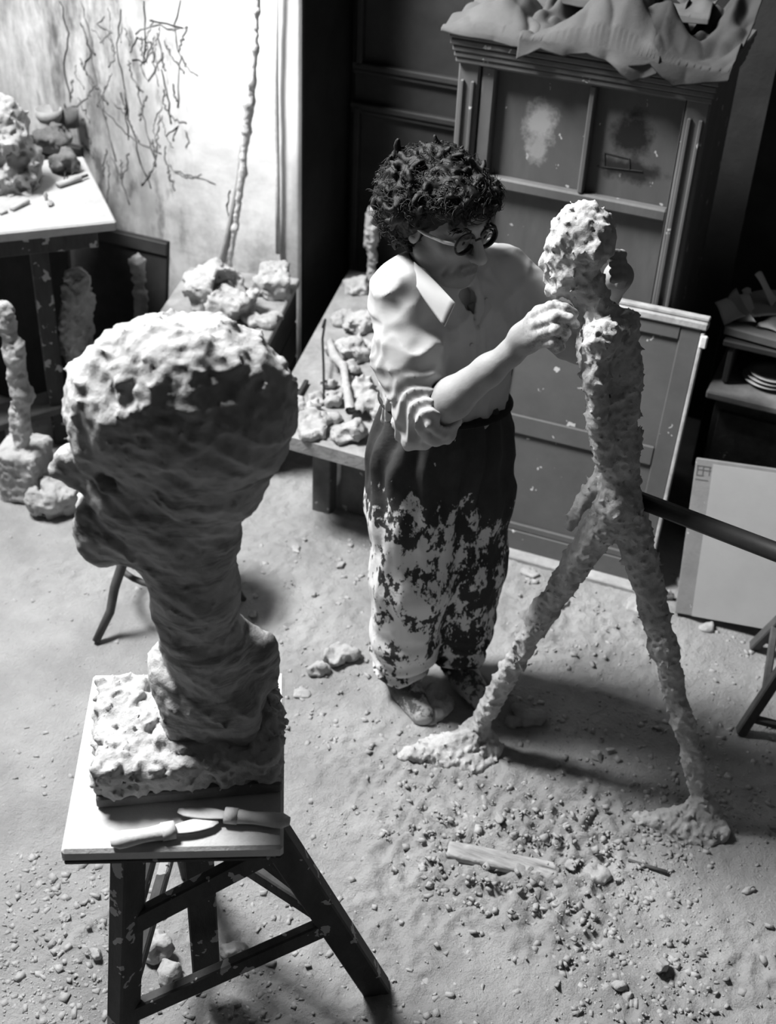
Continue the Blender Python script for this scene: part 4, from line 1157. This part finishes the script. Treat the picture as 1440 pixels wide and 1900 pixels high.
# curly strands over the mass
wp = MB(); hv, hf3, hn_ = [], [], 0
ring3 = [(math.cos(a), math.sin(a)) for a in (0, 2.094, 4.189)]
for i in range(6000):
    dv = unit(rs.normal(size=3))
    if dv[1] > .50 and dv[2] < .30: continue
    if dv[2] < -.70: continue
    p = V(0, -.040, .040) + dv * V(.112, .121, .091)
    if dv[2] < -.1: p = V(0, -.065, .02) + dv * V(.102, .088, .098)
    if i % 4 == 0:
        dv = unit(V(rs.normal() * .8, .75 + .3 * rs.normal(), .45 + .3 * rs.normal()))
        if dv[2] < .10: continue
        p = V(0, .012, .066) + dv * V(.090, .094, .056)
    tg = unit(np.cross(dv, rs.normal(size=3))); bn_ = np.cross(dv, tg)
    r0 = .006 + .010 * rs.random(); ph = rs.random() * 6.28; lift = .006 + .020 * rs.random() ** 2; L_ = 8
    dr_ = unit(tg * rs.normal() + bn_ * rs.normal() + V(0, -.2, -.3)); pts = []
    for t in range(L_):
        a = ph + t * .75; pts.append(h(*(p + tg * r0 * math.cos(a) + bn_ * r0 * math.sin(a) + dv * (lift * (t / 7.0) + .003 * math.sin(a * 1.3)) + dr_ * .0028 * t)))
    pts = np.array(pts); wd_ = .0012 * (1 - np.linspace(0, 1, L_) ** 3 * .7)
    for t in range(L_):
        d_ = unit(pts[min(t + 1, L_ - 1)] - pts[max(t - 1, 0)]); a_ = unit(np.cross(d_, (.3, .5, .8))); b2 = np.cross(d_, a_)
        for c_, s_ in ring3: hv.append(pts[t] + (a_ * c_ + b2 * s_) * wd_[t])
    for t in range(L_ - 1):
        for k in range(3):
            k2 = (k + 1) % 3; hf3.append((hn_ + t * 3 + k, hn_ + t * 3 + k2, hn_ + t * 3 + 3 + k2, hn_ + t * 3 + 3 + k))
    hn_ += L_ * 3
mesh_obj('curls', np.array(hv), np.array(hf3), M_hair, ha, True, kind='stuff')
# eyebrows
for s in (-1, 1):
    eb = MB()
    for k in range(26):
        u = rs.random(); b_0 = V(s * (.012 + .040 * u), .101 - .022 * u ** 2, .024 + .006 * math.sin(u * 3) + .003 * rs.normal())
        eb.tube([h(*b_0), h(*(b_0 + V(s * .006, -.001, .003 * rs.normal()))), h(*(b_0 + V(s * .011, -.003, .003 * rs.normal() - .001)))], [.0012, .0011, .0005], 3, caps=False)
    eb.build('eyebrow', M_hair, ha, smooth=True)

# ---------------- spectacles: rest on the face, lift off: still worn, a part of the man
gl = MB()
def ring(cx_, r=.0255):
    pts = [h(cx_ + r * math.cos(t) * 1.08, .104 - .10 * abs(cx_ + r * math.cos(t)) ** 1.0 * .25, .001 + r * .92 * math.sin(t)) for t in np.linspace(0, 2 * math.pi, 25)]
    return pts
for s in (-1, 1): gl.tube(ring(s * .033), .0028, 6)
gl.tube([h(-.009, .108, .006), h(0, .111, .010), h(.009, .108, .006)], .0026, 6)
gl_o = gl.build('spectacles', M_frame, pe, smooth=True)
for s in (-1, 1):
    MB().tube([h(s * .060, .099, .006), h(s * .074, .080, .006), h(s * .084, .03, .004), h(s * .086, -.012, .006), h(s * .084, -.026, -.012)], .0048, 6, flat=.8).build('temple_arm', M_frame_hi if s > 0 else M_frame, gl_o, smooth=True)
    pts = ring(s * .033, .024); c_ = sum(pts[:-1]) / 24
    MB().add([c_ + hf * .002] + pts[:-1] + [c_ - hf * .001] + [p - hf * .0015 for p in pts[:-1]],
             [[0, 1 + k, 1 + (k + 1) % 24] for k in range(24)] + [[25, 26 + (k + 1) % 24, 26 + k] for k in range(24)] + [[1 + k, 26 + k, 26 + (k + 1) % 24, 1 + (k + 1) % 24] for k in range(24)]).build('lens', M_lens, gl_o, smooth=True)
# eyes: dark irises
for s in (-1, 1):
    MB().lathe((0, 0, 0), [(.0001, .0), (.0045, -.0006), (.006, -.0016)], 16).v
    ic = h(s * .031, .0815, .001); dirv = unit(hf * 1.0 - hu * .15 + hl * .12)
    u1 = unit(np.cross(dirv, _z)); u2 = np.cross(u1, dirv)
    pts = [ic + dirv * .0148] + [ic + dirv * .0136 + (u1 * math.cos(t) + u2 * math.sin(t)) * .006 for t in np.linspace(0, 6.283, 17)[:-1]]
    MB().add(pts, [[0, 1 + k, 1 + (k + 1) % 16] for k in range(16)]).build('iris', M_frame, pe, smooth=True)
# ---------------- shoes
for nm, f_ in (('shoe', ftR), ('shoe', ftL)):
    K = Field(f_ - V(.2, .2, .06), f_ + V(.24, .2, .10), .006)
    b0 = V(f_[0], f_[1], flat_h(f_[0], f_[1]) + .022)
    K.chain([b0 - FT * .055, b0 + FT * .04, b0 + FT * .15], [.038, .040, .034], k=.02)
    K.chain([b0 - FT * .03 + V(0, 0, .03), b0 + FT * .10 + V(0, 0, .012)], [.040, .030], k=.03)
    K.warp(lambda p: -.006 * fbm(p, 25, 3), .02)
    so = K.build(nm, M_shoe, pe)
# ================================================================== left: table, wall side sculptures, low bench with fragments
# table set cornerwise
ZT = 0.90
c0, c1, c2 = az(0, 432, ZT), az(216, 410, ZT), az(178, 288, ZT)
e1 = unit(c0 - c1); e2 = unit(c2 - c1); e2 = unit(e2 - e1 * np.dot(e1, e2))
tl_, tw_ = 1.15, np.linalg.norm(c2 - c1)
RT = np.stack([e1, e2, np.cross(e1, e2)], 1)
tcn = c1 + e1 * tl_ / 2 + e2 * tw_ / 2
tb = empty('work_table', 'dusty work table set cornerwise in the top left corner', 'table', (tcn[0], tcn[1], 0))
MB().box(tcn - V(0, 0, .018), (tl_, tw_, .036), RT, .006).build('table_top', M_tabletop, tb)
for a in (.26, tl_ - .06):
    for b in (.10, tw_ - .06):
        MB().box(c1 + e1 * a + e2 * b - V(0, 0, ZT / 2 + .018), (.06, .06, ZT - .036), RT).build('leg', M_stand, tb)
for b in (.06, tw_ - .06): MB().box(c1 + e1 * tl_ / 2 + e2 * b - V(0, 0, .075), (tl_ - .12, .025, .07), RT).build('apron', M_stand, tb)
def tz(px, py, dz=0.0): p = az(px, py, ZT); p[2] += dz; return p
# clay head on the table
k0 = tz(20, 345)
Fd = Field(k0 - V(.22, .22, .0), k0 + V(.22, .22, .36), .007)
def kz(x, y, z): return k0 + V(x, y, z)
Fd.box(kz(0.0, .0, .035), (.085, .085, .045), rotz(.5), .015, k=0)
Fd.chain([kz(0, 0, .06), kz(-.005, 0, .15)], [.075, .06], k=.03)
Fd.ell(kz(-.01, .0, .215), (.075, .08, .095), k=.03)
Fd.ell(kz(.05, .02, .11), (.05, .06, .05), k=.03)
Fd.ell(kz(.045, -.03, .20), (.03, .03, .05), k=.03)
Fd.cone(kz(.055, -.045, .215), kz(.075, -.065, .185), .012, .014, k=.015)
Fd.warp(lambda p: -(.060 * fbm(p, 14, 4, .6, True) + .03 * fbm(p, 50, 2)), .05)
Fd.build('clay_bust', mat('grey_bust', .30, .3, 12, .93, .5, 50, stain=(16, .58, .14)), label='small rough grey bust on the work table in the top left corner', cat='sculpture')
# board propped on the table behind the bust
pA, pB = tz(-30, 205, .0), tz(70, 172, .0)
wv = unit((pB - pA) * V(1, 1, 0)); nv = np.cross(wv, _z); hv = unit(_z + .16 * (nv if nv[1] > 0 else -nv))
RBd = np.stack([wv, np.cross(hv, wv), hv], 1)
bh = .17
bd = empty('propped_board', 'pale board with a raised strip propped at the back of the work table', 'board', (pA + pB) / 2)
MB().box((pA + pB) / 2 + hv * bh / 2, (np.linalg.norm(pB - pA), .014, bh), RBd, .002).build('board', mat('pale_board', .40, .12, 5, .9, .15, 40), bd)
MB().box((pA + pB) / 2 + wv * .005 + hv * bh / 2 - np.cross(hv, wv) * (.016 if np.cross(hv, wv)[1] > 0 else -.016), (.016, .02, bh - .01), RBd, .002).build('strip', M_plaster, bd)
# pots, lumps and tools on the table
def lump(name, label, c, r, seed, m=M_plaster_old, group=None, sub=3, cat='plaster lump', rot=None):
    if max(r) > .03: P, f = flump(c, r, seed, rot=rot)
    else: P, f = rock(c, r, seed, sub, rot=rot)
    return mesh_obj(name, P, f, m, smooth=max(r) > .03, label=label, cat=cat, group=group)
lump('clay_lump', 'dark squarish clay block right of the grey bust on the work table', tz(120, 318), (.055, .05, .06), 41, M_clay, cat='clay')
lump('clay_lump', 'dark round clay lump behind the block on the work table', tz(105, 270), (.06, .05, .055), 42, M_clay, cat='clay')
lump('clay_lump', 'pale crumb of plaster lying at the bust foot on the work table', tz(93, 383), (.018, .014, .014), 43)
lump('clay_lump', 'small angular plaster chip near the front edge of the work table', tz(86, 372), (.013, .012, .02), 44)
MB().tube([tz(22, 392, .008), tz(54, 378, .01)], [.010, .007], 8).build('plaster_stick', M_plaster_old, smooth=True, label='short plaster stick at the front edge of the work table', cat='stick')
MB().tube([tz(0, 399, .006), tz(14, 395, .006)], [.008, .005], 8).build('plaster_stick', M_plaster_old, smooth=True, label='stub of plaster stick by the left picture edge on the work table', cat='stick')
tk = empty('glue_tube', 'pale squeezed tube lying right of the bust on the work table', 'tube', tz(133, 340))
MB().tube([tz(108, 349, .012), tz(150, 336, .012)], [.013, .011], 12, flat=.8).build('barrel', M_tabletop, tk, smooth=True)
MB().tube([tz(152, 335, .012), tz(163, 331, .012)], [.006, .005], 10).build('nozzle', M_char, tk, smooth=True)
MB().tube([tz(120, 338, .01), tz(124, 320, .03), tz(132, 300, .06)], .0025, 6).build('wire', M_char, smooth=True, label='short bent wire standing up beside the squeezed tube', cat='wire')
MB().lathe(tz(92, 225), [(.001, .0), (.040, .0), (.052, .02), (.055, .05), (.050, .05), (.045, .012), (.001, .01)], 24).build('bowl', M_plaster_old, smooth=True, label='grey bowl at the back of the work table', cat='bowl')
MB().lathe(tz(135, 235), [(.001, .0), (.026, .0), (.028, .07), (.024, .07), (.022, .01), (.001, .01)], 20).build('jar', M_clay, smooth=True, label='dark jar at the back corner of the work table', cat='jar')
for (a, b, lb) in (((105, 215, .09), (98, 95, .30), 'left'), ((124, 225, .07), (115, 110, .30), 'middle'), ((140, 215, .07), (128, 130, .28), 'right')):
    MB().tube([tz(a[0], a[1], 0.02), ap(b[0], b[1], tz(a[0], a[1]) + V(0, .06, 0), V(0, 1, 0))], [.006, .004], 8).build('modelling_tool', M_oldwood, smooth=True,
        label=lb + ' of the three long modelling tools standing at the back of the work table', cat='tool', group='long tools at the back of the work table')

# dark boards added to stand for the shade under and beside the table
M_shade = mat('shade_board_dark', .020, .4, 6, .85, .2, 30)
for k, (pxa, pxb, zh, yy, tilt, lb) in enumerate(((-60, 150, .86, 3.98, .10, 'widest of the dark boards added as shade under the work table'), (120, 290, .60, 3.86, .16, 'middle dark board added as shade right of the work table leg'),
                                             (275, 350, .42, 3.70, .24, 'smallest dark board added as shade behind the crate'),
                                             (-70, 118, .74, 3.50, .05, 'nearest dark board added as shade behind the left figurine'))):
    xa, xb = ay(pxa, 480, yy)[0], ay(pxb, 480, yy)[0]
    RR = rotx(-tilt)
    o_ = empty('shade_board', lb, 'canvas', ((xa + xb) / 2, yy - .0, 0), 'dark boards added as shade under the work table')
    MB().box(V((xa + xb) / 2, yy, .01) + RR @ V(0, 0, zh / 2), (xb - xa, .022, zh), RR, .003).build('shade_board_face', M_shade, o_)
    MB().box(V((xa + xb) / 2, yy, .01) + RR @ V(0, -.014, zh - .03), (xb - xa, .012, .05), RR, .003).build('shade_board_bar', M_oldwood if k == 5 else M_dark, o_)
# ---- slender plaster figures on the floor
def slim(name, label, base, pts, rad, m, res=.006, blocks=(), amp=.010, extra=()):
    pts = [np.asarray(p, float) for p in pts]
    A = np.stack(pts + [np.asarray(b_[0]) for b_ in blocks]); mr = max(list(rad) + [max(b_[1]) for b_ in blocks]) + .03
    Q = Field(A.min(0) - mr, A.max(0) + mr, res)
    Q.chain(pts, rad, k=.02)
    for c, r in extra: Q.ell(c, r, k=.02)
    for c, hs in blocks: Q.box(c, hs, rotz(.25), .02, k=.02)
    Q.warp(lambda p: -(2 * amp * fbm(p, 24, 3, .6, True) + 1.6 * amp * fbm(p, 70, 2)), .03)
    return Q.build(name, m, label=label, cat='sculpture')
yb = 2.98
def s1(px, py): return ay(px, py, yb)
bb_ = az(42, 940, 0); bz = ay(42, 850, yb)
slim('plaster_figurine', 'slender pale standing figurine on a plaster block at the left picture edge', None,
     [s1(8, 575), s1(8, 600), s1(18, 622), s1(26, 660), s1(30, 690), s1(42, 735)], [.024, .028, .014, .030, .024, .034], M_plaster_old,
     blocks=[((bz[0] - .01, yb + .02, .10), (.075, .085, .10))],
     extra=[(s1(34, 640), (.018, .02, .022)), (s1(30, 780), (.018, .018, .07)), (s1(46, 780), (.018, .018, .07)), (s1(36, 830), (.014, .014, .07)), (s1(46, 830), (.014, .014, .07))])
P, f = flump(az(112, 945, 0), (.075, .07, .10), 61); mesh_obj('plaster_block', P, f, M_plaster_old, smooth=True, label='squat plaster block beside the figurine base at the left', cat='plaster lump')
y2 = 3.40
def s2(px, py): return ay(px, py, y2)
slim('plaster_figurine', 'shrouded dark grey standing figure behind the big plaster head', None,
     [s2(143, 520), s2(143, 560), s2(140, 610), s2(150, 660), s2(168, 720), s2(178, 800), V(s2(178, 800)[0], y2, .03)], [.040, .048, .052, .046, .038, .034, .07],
     mat('shade_toned_plaster', .24, .3, 14, .93, .4, 50), extra=[(s2(122, 630), (.018, .02, .06))], amp=.014)  # plaster grey lowered to carry the table's shadow
y3 = 3.75
def s3(px, py): return ay(px, py, y3)
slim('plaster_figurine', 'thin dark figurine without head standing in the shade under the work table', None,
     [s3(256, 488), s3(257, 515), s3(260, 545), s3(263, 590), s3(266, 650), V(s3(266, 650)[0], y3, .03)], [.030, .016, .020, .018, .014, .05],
     mat('shaded_plaster', .20, .3, 14, .93, .4, 50), amp=.010)  # darker plaster colour stands for the shade under the table
# low dark bench behind the figurine
q0, q1 = az(-30, 800, .16), az(175, 742, .16)
bn = empty('low_bench', 'low dark plank bench behind the left figurine', 'bench', ((q0 + q1) / 2 * V(1, 1, 0)))
pv = unit(np.cross(_z, q1 - q0)); 
MB().beam(q0 + pv * .06, q1 + pv * .06, .14, .03).build('plank', mat('grey_plank', .10, .3, 9, .8, .2, 40), bn)
for t in (.12, .88):
    c = q0 + (q1 - q0) * t + pv * .06; MB().box(c * V(1, 1, 0) + V(0, 0, .072), (.05, .12, .145), rotz(math.atan2(*(q1 - q0)[1::-1]))).build('foot', M_dark, bn)
for k, (a, b) in enumerate((((96, 714), (142, 722)), ((94, 738), (140, 746)))):
    p, q_ = az(*a, .215 - .02 * k), az(*b, .215 - .02 * k)
    MB().beam(p, q_ + (q_ - p) * .5, .012, .008).build('pale_lath', M_plaster, label=('upper', 'lower')[k] + ' of two pale laths sticking out behind the big plaster head', cat='lath', group='pale laths by the bench')
# ---- plaster heap on a crate under the white wall
ZK = .50
r0, r1 = az(556, 516, ZK), az(480, 668, ZK)
er = unit(r0 - r1); el_ = unit(np.cross(_z, er)); lk = np.linalg.norm(r0 - r1)
RK = np.stack([er, el_, _z], 1)
ck = (r0 + r1) / 2 + el_ * .22
cr = empty('wooden_crate', 'dark crate under the white wall heaped with plaster lumps', 'crate', ck * V(1, 1, 0))
MB().box(ck - V(0, 0, .015), (lk, .44, .03), RK).build('lid', M_benchtop, cr)
for i in range(3): MB().box(ck * V(1, 1, 0) - el_ * .20 + V(0, 0, .085 + .155 * i), (lk - .01, .02, .145), RK).build('slat', M_dark, cr)
for s in (-1, 1): MB().box(ck * V(1, 1, 0) + er * s * (lk / 2 - .02) + V(0, 0, .235), (.02, .38, .46), RK).build('end_panel', M_dark, cr)
MB().box(ck * V(1, 1, 0) + el_ * .20 + V(0, 0, .235), (lk - .01, .02, .46), RK).build('back_panel', M_dark, cr)
def kp(px, py): return az(px, py, ZK)
def klump(label, px, py, r, seed, rot=None, m=mat('crate_lump_plaster', .38, .25, 12, .93, .5, 55)): lump('plaster_lump', label, kp(px, py), r, seed, m, 'plaster lumps on the crate', rot=rot)
klump('large pale lump of plaster in the middle of the heap on the crate', 432, 585, (.11, .085, .09), 71)
klump('pointed slab of plaster on the heap nearest the wall corner', 512, 545, (.085, .06, .09), 72)
klump('small pale lump of plaster at the front end of the crate', 462, 650, (.05, .04, .035), 73, m=M_plaster_old)
klump('flat grey lump of plaster between two bigger ones on the crate', 470, 600, (.045, .035, .025), 74, m=M_plaster_old)
klump('long low plaster lump at the right rim of the crate', 500, 600, (.07, .03, .025), 75, m=M_plaster_old)
klump('mound of plaster holding the foot of the tall thin figure', 392, 570, (.09, .10, .13), 76)
# tall thin figure against the white wall
yt = 4.02
def s4(px, py): return ay(px, py, yt)
slim('tall_thin_figure', 'very tall thin pale plaster figure standing against the white wall', None,
     [s4(410, 530), s4(420, 500), s4(436, 420), s4(450, 320), s4(457, 240), s4(462, 190), s4(468, 150), s4(474, 90), s4(476, 20), s4(478, -60)],
     [.04, .016, .010, .011, .014, .018, .010, .007, .008, .007], mat('pale_thin_plaster', .60, .2, 14, .92, .3, 60), amp=.005, res=.005)
MB().tube([ay(404, 520, yt - .03), ay(424, 430, yt - .01), ay(444, 330, yt + .0), ay(452, 240, yt)], [.013, .011, .010, .012], 8).build('plaster_rod', mat('greyed_plaster', .30, .3, 14, .92, .3, 60), smooth=True, label='thin grey plaster rod leaning beside the tall thin figure', cat='rod')

# ================================================================== low bench table with fragments behind the man
ZP = .40
b0 = az(520, 806, ZP); bL = az(508, 752, ZP); bR = b0 + V(.36, 0, 0); bk = az(648, 500, ZP)
top = [b0, bR, V(-1.43, 3.73, ZP), V(-1.43, bk[1], ZP), bk, bL]
pt_ = empty('fragment_table', 'low rough table covered with plaster fragments behind the man', 'table', V((b0[0] + bR[0]) / 2 - .1, (b0[1] + bk[1]) / 2, 0))
v = [p for p in top] + [p - V(0, 0, .05) for p in top]; n = 6
MB().add(v, [[0, 1, 2, 3, 4, 5], [11, 10, 9, 8, 7, 6]] + [[i, n + i, n + (i + 1) % n, (i + 1) % n] for i in range(n)]).build('table_top', M_benchtop, pt_)
yl = az(548, 940, 0)[1]
MB().box((b0[0] + .075, yl + .03, (ZP - .05) / 2), (.07, .06, ZP - .05)).build('leg', M_oldwood, pt_)
MB().box((bR[0] - .06, yl + .03, (ZP - .05) / 2), (.07, .06, ZP - .05)).build('leg', M_oldwood, pt_)
MB().box((b0[0] - .02, bk[1] - .15, (ZP - .05) / 2), (.07, .06, ZP - .05)).build('leg', M_oldwood, pt_)
MB().box((-1.50, bk[1] - .1, (ZP - .05) / 2), (.07, .06, ZP - .05)).build('leg', M_oldwood, pt_)
MB().box(((b0[0] + bR[0]) / 2 + .05, yl + .055, (ZP - .05) / 2), (bR[0] - b0[0] - .16, .02, ZP - .06)).build('front_panel', M_oldwood, pt_)
def tp(px, py, dz=0.0): p = az(px, py, ZP); p[2] += dz; return p
frag = [(652, 665, .07, .06, .05, 'big grey fragment near the middle of the fragment table'), (612, 718, .028, .022, .022, 'small round fragment left of the thin plaster limb'),
        (575, 800, .075, .05, .035, 'flat pale fragment at the front left corner of the fragment table'), (566, 768, .05, .035, .04, 'crumbly fragment behind the front left corner of the fragment table'),
        (645, 812, .065, .05, .035, 'broad pale fragment at the front edge of the fragment table'), (690, 770, .06, .05, .05, 'rounded pale fragment beside the man hip on the fragment table'),
        (672, 735, .055, .045, .045, 'smooth grey fragment under the thin plaster limb'), (622, 748, .035, .03, .03, 'dark pitted fragment in the centre of the fragment table'),
        (650, 690, .03, .025, .03, 'knobbly fragment below the big grey one'), (668, 610, .06, .05, .04, 'pale fragment at the back of the fragment table near the sleeve'),
        (640, 600, .05, .045, .03, 'low grey fragment at the back left of the fragment table'), (600, 785, .03, .03, .025, 'little cube-like fragment in the front heap'),
        (660, 540, .06, .05, .03, 'flat slab of plaster under the upright figurine'), (585, 745, .035, .025, .02, 'chip of plaster beside the dark file'),
        (618, 780, .03, .02, .02, 'thin chip in the gap of the front heap'), (680, 655, .035, .03, .03, 'small lump half hidden by the shirt sleeve')]
M_frag = mat('pale_fragment', .40, .25, 14, .93, .5, 60)
for i, (px, py, rx, ry, rz, lb) in enumerate(frag):
    P, f = flump(tp(px, py), (rx, ry, rz), 200 + i, .005); mesh_obj('plaster_fragment', P, f, M_plaster_old if i % 3 else M_frag, smooth=True, label=lb, cat='plaster lump', group='fragments on the low table')
MB().beam(tp(521, 797, .012), tp(569, 712, .012), .016, .012).build('file', M_char, label='dark flat file lying along the left edge of the fragment table', cat='file')
Q = Field(tp(630, 720) - V(.14, .2, .01), tp(630, 720) + V(.14, .25, .12), .005)
Q.chain([tp(609, 650, .05), tp(620, 690, .06), tp(637, 712, .07), tp(642, 745, .055), tp(650, 785, .045)], [.014, .016, .013, .012, .016], k=.01)
Q.warp(lambda p: -.006 * fbm(p, 50, 3, .6, True), .02)
Q.build('plaster_limb', M_plaster_old, label='thin bent plaster limb lying across the fragments', cat='sculpture')
MB().tube([tp(601, 750, .02), tp(600, 700, .05), tp(598, 665, .08), tp(603, 638, .10), tp(598, 640, .07)], .0045, 6).build('armature_wire', M_iron, smooth=True, label='dark bent armature wire standing among the fragments', cat='wire')
zq = ZP + .03; pb0 = az(690, 512, zq)
def s5(py, dx=0): return ay(690 + dx, py, pb0[1])
slim('small_upright_figurine', 'small knobbly figurine standing upright at the back of the fragment table', None,
     [s5(392), s5(410, -3), s5(430, 0), s5(450, -4), s5(475, 0), s5(505, 0), pb0 - V(0, 0, .01)], [.017, .013, .022, .017, .013, .011, .03], M_plaster_old, res=.005, amp=.012)
# ================================================================== bentwood stool behind the big head
fa, fb = az(178, 1190, .008), az(452, 1114, .008)
cc = (fa + fb + az(335, 1012, .008)) / 3
bs = empty('bentwood_stool', 'bentwood stool half hidden behind the big plaster head', 'stool', cc)
MB().lathe(cc + V(0, 0, .45), [(.001, -.015), (.15, -.015), (.165, -.005), (.165, .01), (.15, .015), (.001, .012)], 28).build('seat', M_bent, bs)
fc = az(335, 1012, .008)
for f_ in (fa, fb, fc):
    o_ = unit((f_ - cc) * V(1, 1, 0)); rr = np.linalg.norm((f_ - cc)[:2])
    pts = [cc + o_ * .13 + V(0, 0, .44), cc + o_ * .155 + V(0, 0, .30), cc + o_ * (rr * .72) + V(0, 0, .16), cc + o_ * (rr * .80) + V(0, 0, .08), f_]
    MB().tube(pts, [.016, .016, .015, .014, .012], 10).build('leg', M_bent, bs, smooth=True)
MB().tube([cc + V(.17 * math.cos(t), .17 * math.sin(t), .17) for t in np.linspace(0, 2 * math.pi, 33)], .010, 8, caps=False).build('ring', M_bent, bs, smooth=True)
# ================================================================== rubble on the floor
def chunk(px, py, r, seed, label, m=M_plaster_old, name='plaster_chunk', sub=3):
    c = fl(px, py, -.004); P, f = flump(c, r, seed, .004 if max(r) < .045 else .005) if max(r) > .029 else rock(c, r, seed, sub)
    return mesh_obj(name, P, f, m, smooth=max(r) > .029, label=label, cat='plaster lump', group='plaster chunks on the floor')
ch = [(625, 1225, .050, .035, .035, 'largest grey plaster chunk on the floor left of the man'), (590, 1250, .025, .03, .03, 'upright plaster chip beside the largest grey chunk'),
      (550, 1020, .028, .022, .012, 'small flat plaster chip on the floor in front of the fragment table'), (632, 1050, .025, .018, .012, 'plaster chip on the floor left of the trousers'),
      (560, 1290, .03, .02, .012, 'plaster chip lying below the grey chunks left of the man'), (800, 1320, .075, .055, .035, 'rounded plaster heap between the man shoes'),
      (985, 1335, .045, .03, .022, 'plaster chunk on the floor right of the front foot of the figure'), (955, 1345, .028, .022, .02, 'small chunk touching the bigger one by the front foot of the figure'),
      (1105, 1405, .028, .02, .018, 'dark-edged chunk in the middle of the floor between the figure legs'), (1130, 1395, .02, .018, .014, 'little chunk beside the dark-edged one between the figure legs'),
      (925, 1525, .024, .018, .022, 'pitted chunk above the broken lath on the floor'), (900, 1490, .02, .014, .014, 'small chunk above the pitted one on the floor'),
      (1060, 1610, .022, .016, .014, 'chunk at the right end of the broken lath'), (1110, 1625, .035, .024, .014, 'flat chunk between the broken lath and the thin stick'),
      (1225, 1800, .026, .022, .028, 'peaked chunk near the bottom right of the floor'), (1150, 1835, .022, .018, .016, 'lower of the chunks in the crumbly patch at the bottom'),
      (1165, 1850, .016, .014, .012, 'small chunk at the edge of the crumbly bottom patch'), (1390, 1650, .024, .012, .010, 'pale chip lying in the shadow at the right'),
      (310, 1810, .030, .022, .03, 'pale stone-like chunk under the modelling stand'), (290, 1770, .035, .03, .045, 'bottle-shaped plaster chunk under the modelling stand'),
      (335, 1815, .02, .018, .012, 'white flake beside the stone-like chunk under the stand'), (430, 1770, .03, .022, .02, 'shaded chunk right of the stand centre post'),
      (180, 1770, .022, .018, .014, 'plaster chip left of the stand leg'), (120, 1700, .018, .014, .010, 'small chip on the floor far left of the stand'),
      (1240, 1110, .028, .02, .025, 'chunk at the foot of the leaning canvas'), (1260, 1085, .02, .02, .02, 'little chunk between the grey board and the leaning canvas'),
      (1310, 1165, .03, .02, .014, 'chip under the lower edge of the leaning canvas'), (1045, 1120, .03, .02, .015, 'pale chip below the grey board between the legs'),
      (985, 1065, .035, .02, .012, 'plaster scrap right of the trousers at the board foot'), (1180, 1125, .04, .03, .015, 'broad scrap at the foot of the grey board behind the rear leg'),
      (470, 1140, .022, .018, .014, 'chip on the floor behind the neck of the big head'), (1290, 1100, .02, .015, .014, 'chip by the corner of the leaning canvas')]
for i, (px, py, a, b, c, lb) in enumerate(ch): chunk(px, py, (a, b, c), 300 + i, lb, M_plaster_old)
# broken lath and a thin stick
lathm = mat('weathered_lath', .34, .35, 12, .9, .5, 30, stretch=(.4, 3, 3))
la, lb_ = fl(832, 1585, .012), fl(1035, 1628, .014)
Q = Field(np.minimum(la, lb_) - .06, np.maximum(la, lb_) + .06, .005)
dl = unit(lb_ - la); sl_ = unit(np.cross(_z, dl))
Q.box((la + lb_) / 2, (np.linalg.norm(lb_ - la) / 2, .022, .010), np.stack([dl, sl_, _z], 1), .004, k=0)
Q.box((la + lb_) / 2 + sl_ * .012 + V(0, 0, .008) + dl * .02, (np.linalg.norm(lb_ - la) / 2 * .8, .008, .008), np.stack([dl, sl_, _z], 1), .004, k=.003)
Q.warp(lambda p: -(.012 * fbm(np.stack([p @ dl * .25, p @ sl_ * 1.6, p[:, 2]], 1), 40, 3, .6, True)), .02)
Q.build('broken_lath', lathm, label='splintered wooden lath lying on the floor in front of the figure', cat='lath')
MB().tube([fl(1165, 1598, .006), fl(1238, 1622, .006)], [.004, .006], 6).build('stick', M_oldwood, smooth=True, label='thin dark stick on the floor below the rear foot of the figure', cat='stick')
# crumbs nobody could count
ico = bmesh.new(); bmesh.ops.create_cube(ico, size=1.6)
bmesh.ops.triangulate(ico, faces=ico.faces[:]); ico.verts.index_update()
iv = np.array([q.co[:] for q in ico.verts]); jf = np.array([[q.index for q in p.verts] for p in ico.faces]); ico.free()
rs = np.random.default_rng(11)
zones = [(0, 1580, 260, 1900, 260), (680, 1330, 1440, 1560, 330), (780, 1500, 1300, 1700, 330), (1030, 1680, 1330, 1900, 170), (420, 1000, 700, 1400, 120), (560, 1450, 1440, 1900, 260),
         (940, 1030, 1440, 1350, 170), (220, 1640, 560, 1900, 120), (0, 980, 300, 1500, 60)]
Vv, Ff, n = [], [], 0
for (a, b, c, d_, k) in zones:
    for i in range(int(k * 2.6)):
        p = fl(a + (c - a) * rs.random(), b + (d_ - b) * rs.random())
        r = .0024 + .0075 * rs.random() ** 4
        v = iv * (1 + .32 * rs.normal(size=iv.shape)) * (r * V(1.3, 1, .6)); v = v @ (rotz(rs.random() * 6.3) @ rotx(rs.normal() * .5)).T
        Vv.append(v + p + V(0, 0, -r * .18)); Ff.append(jf + n); n += len(iv)
mesh_obj('plaster_crumbs', np.concatenate(Vv), np.concatenate(Ff), mat('floor_crumb', .33, .25, 12, .95, .4, 80), smooth=False, origin=(0, 0, 0), label='countless small plaster crumbs scattered over the floor', cat='rubble', kind='stuff')
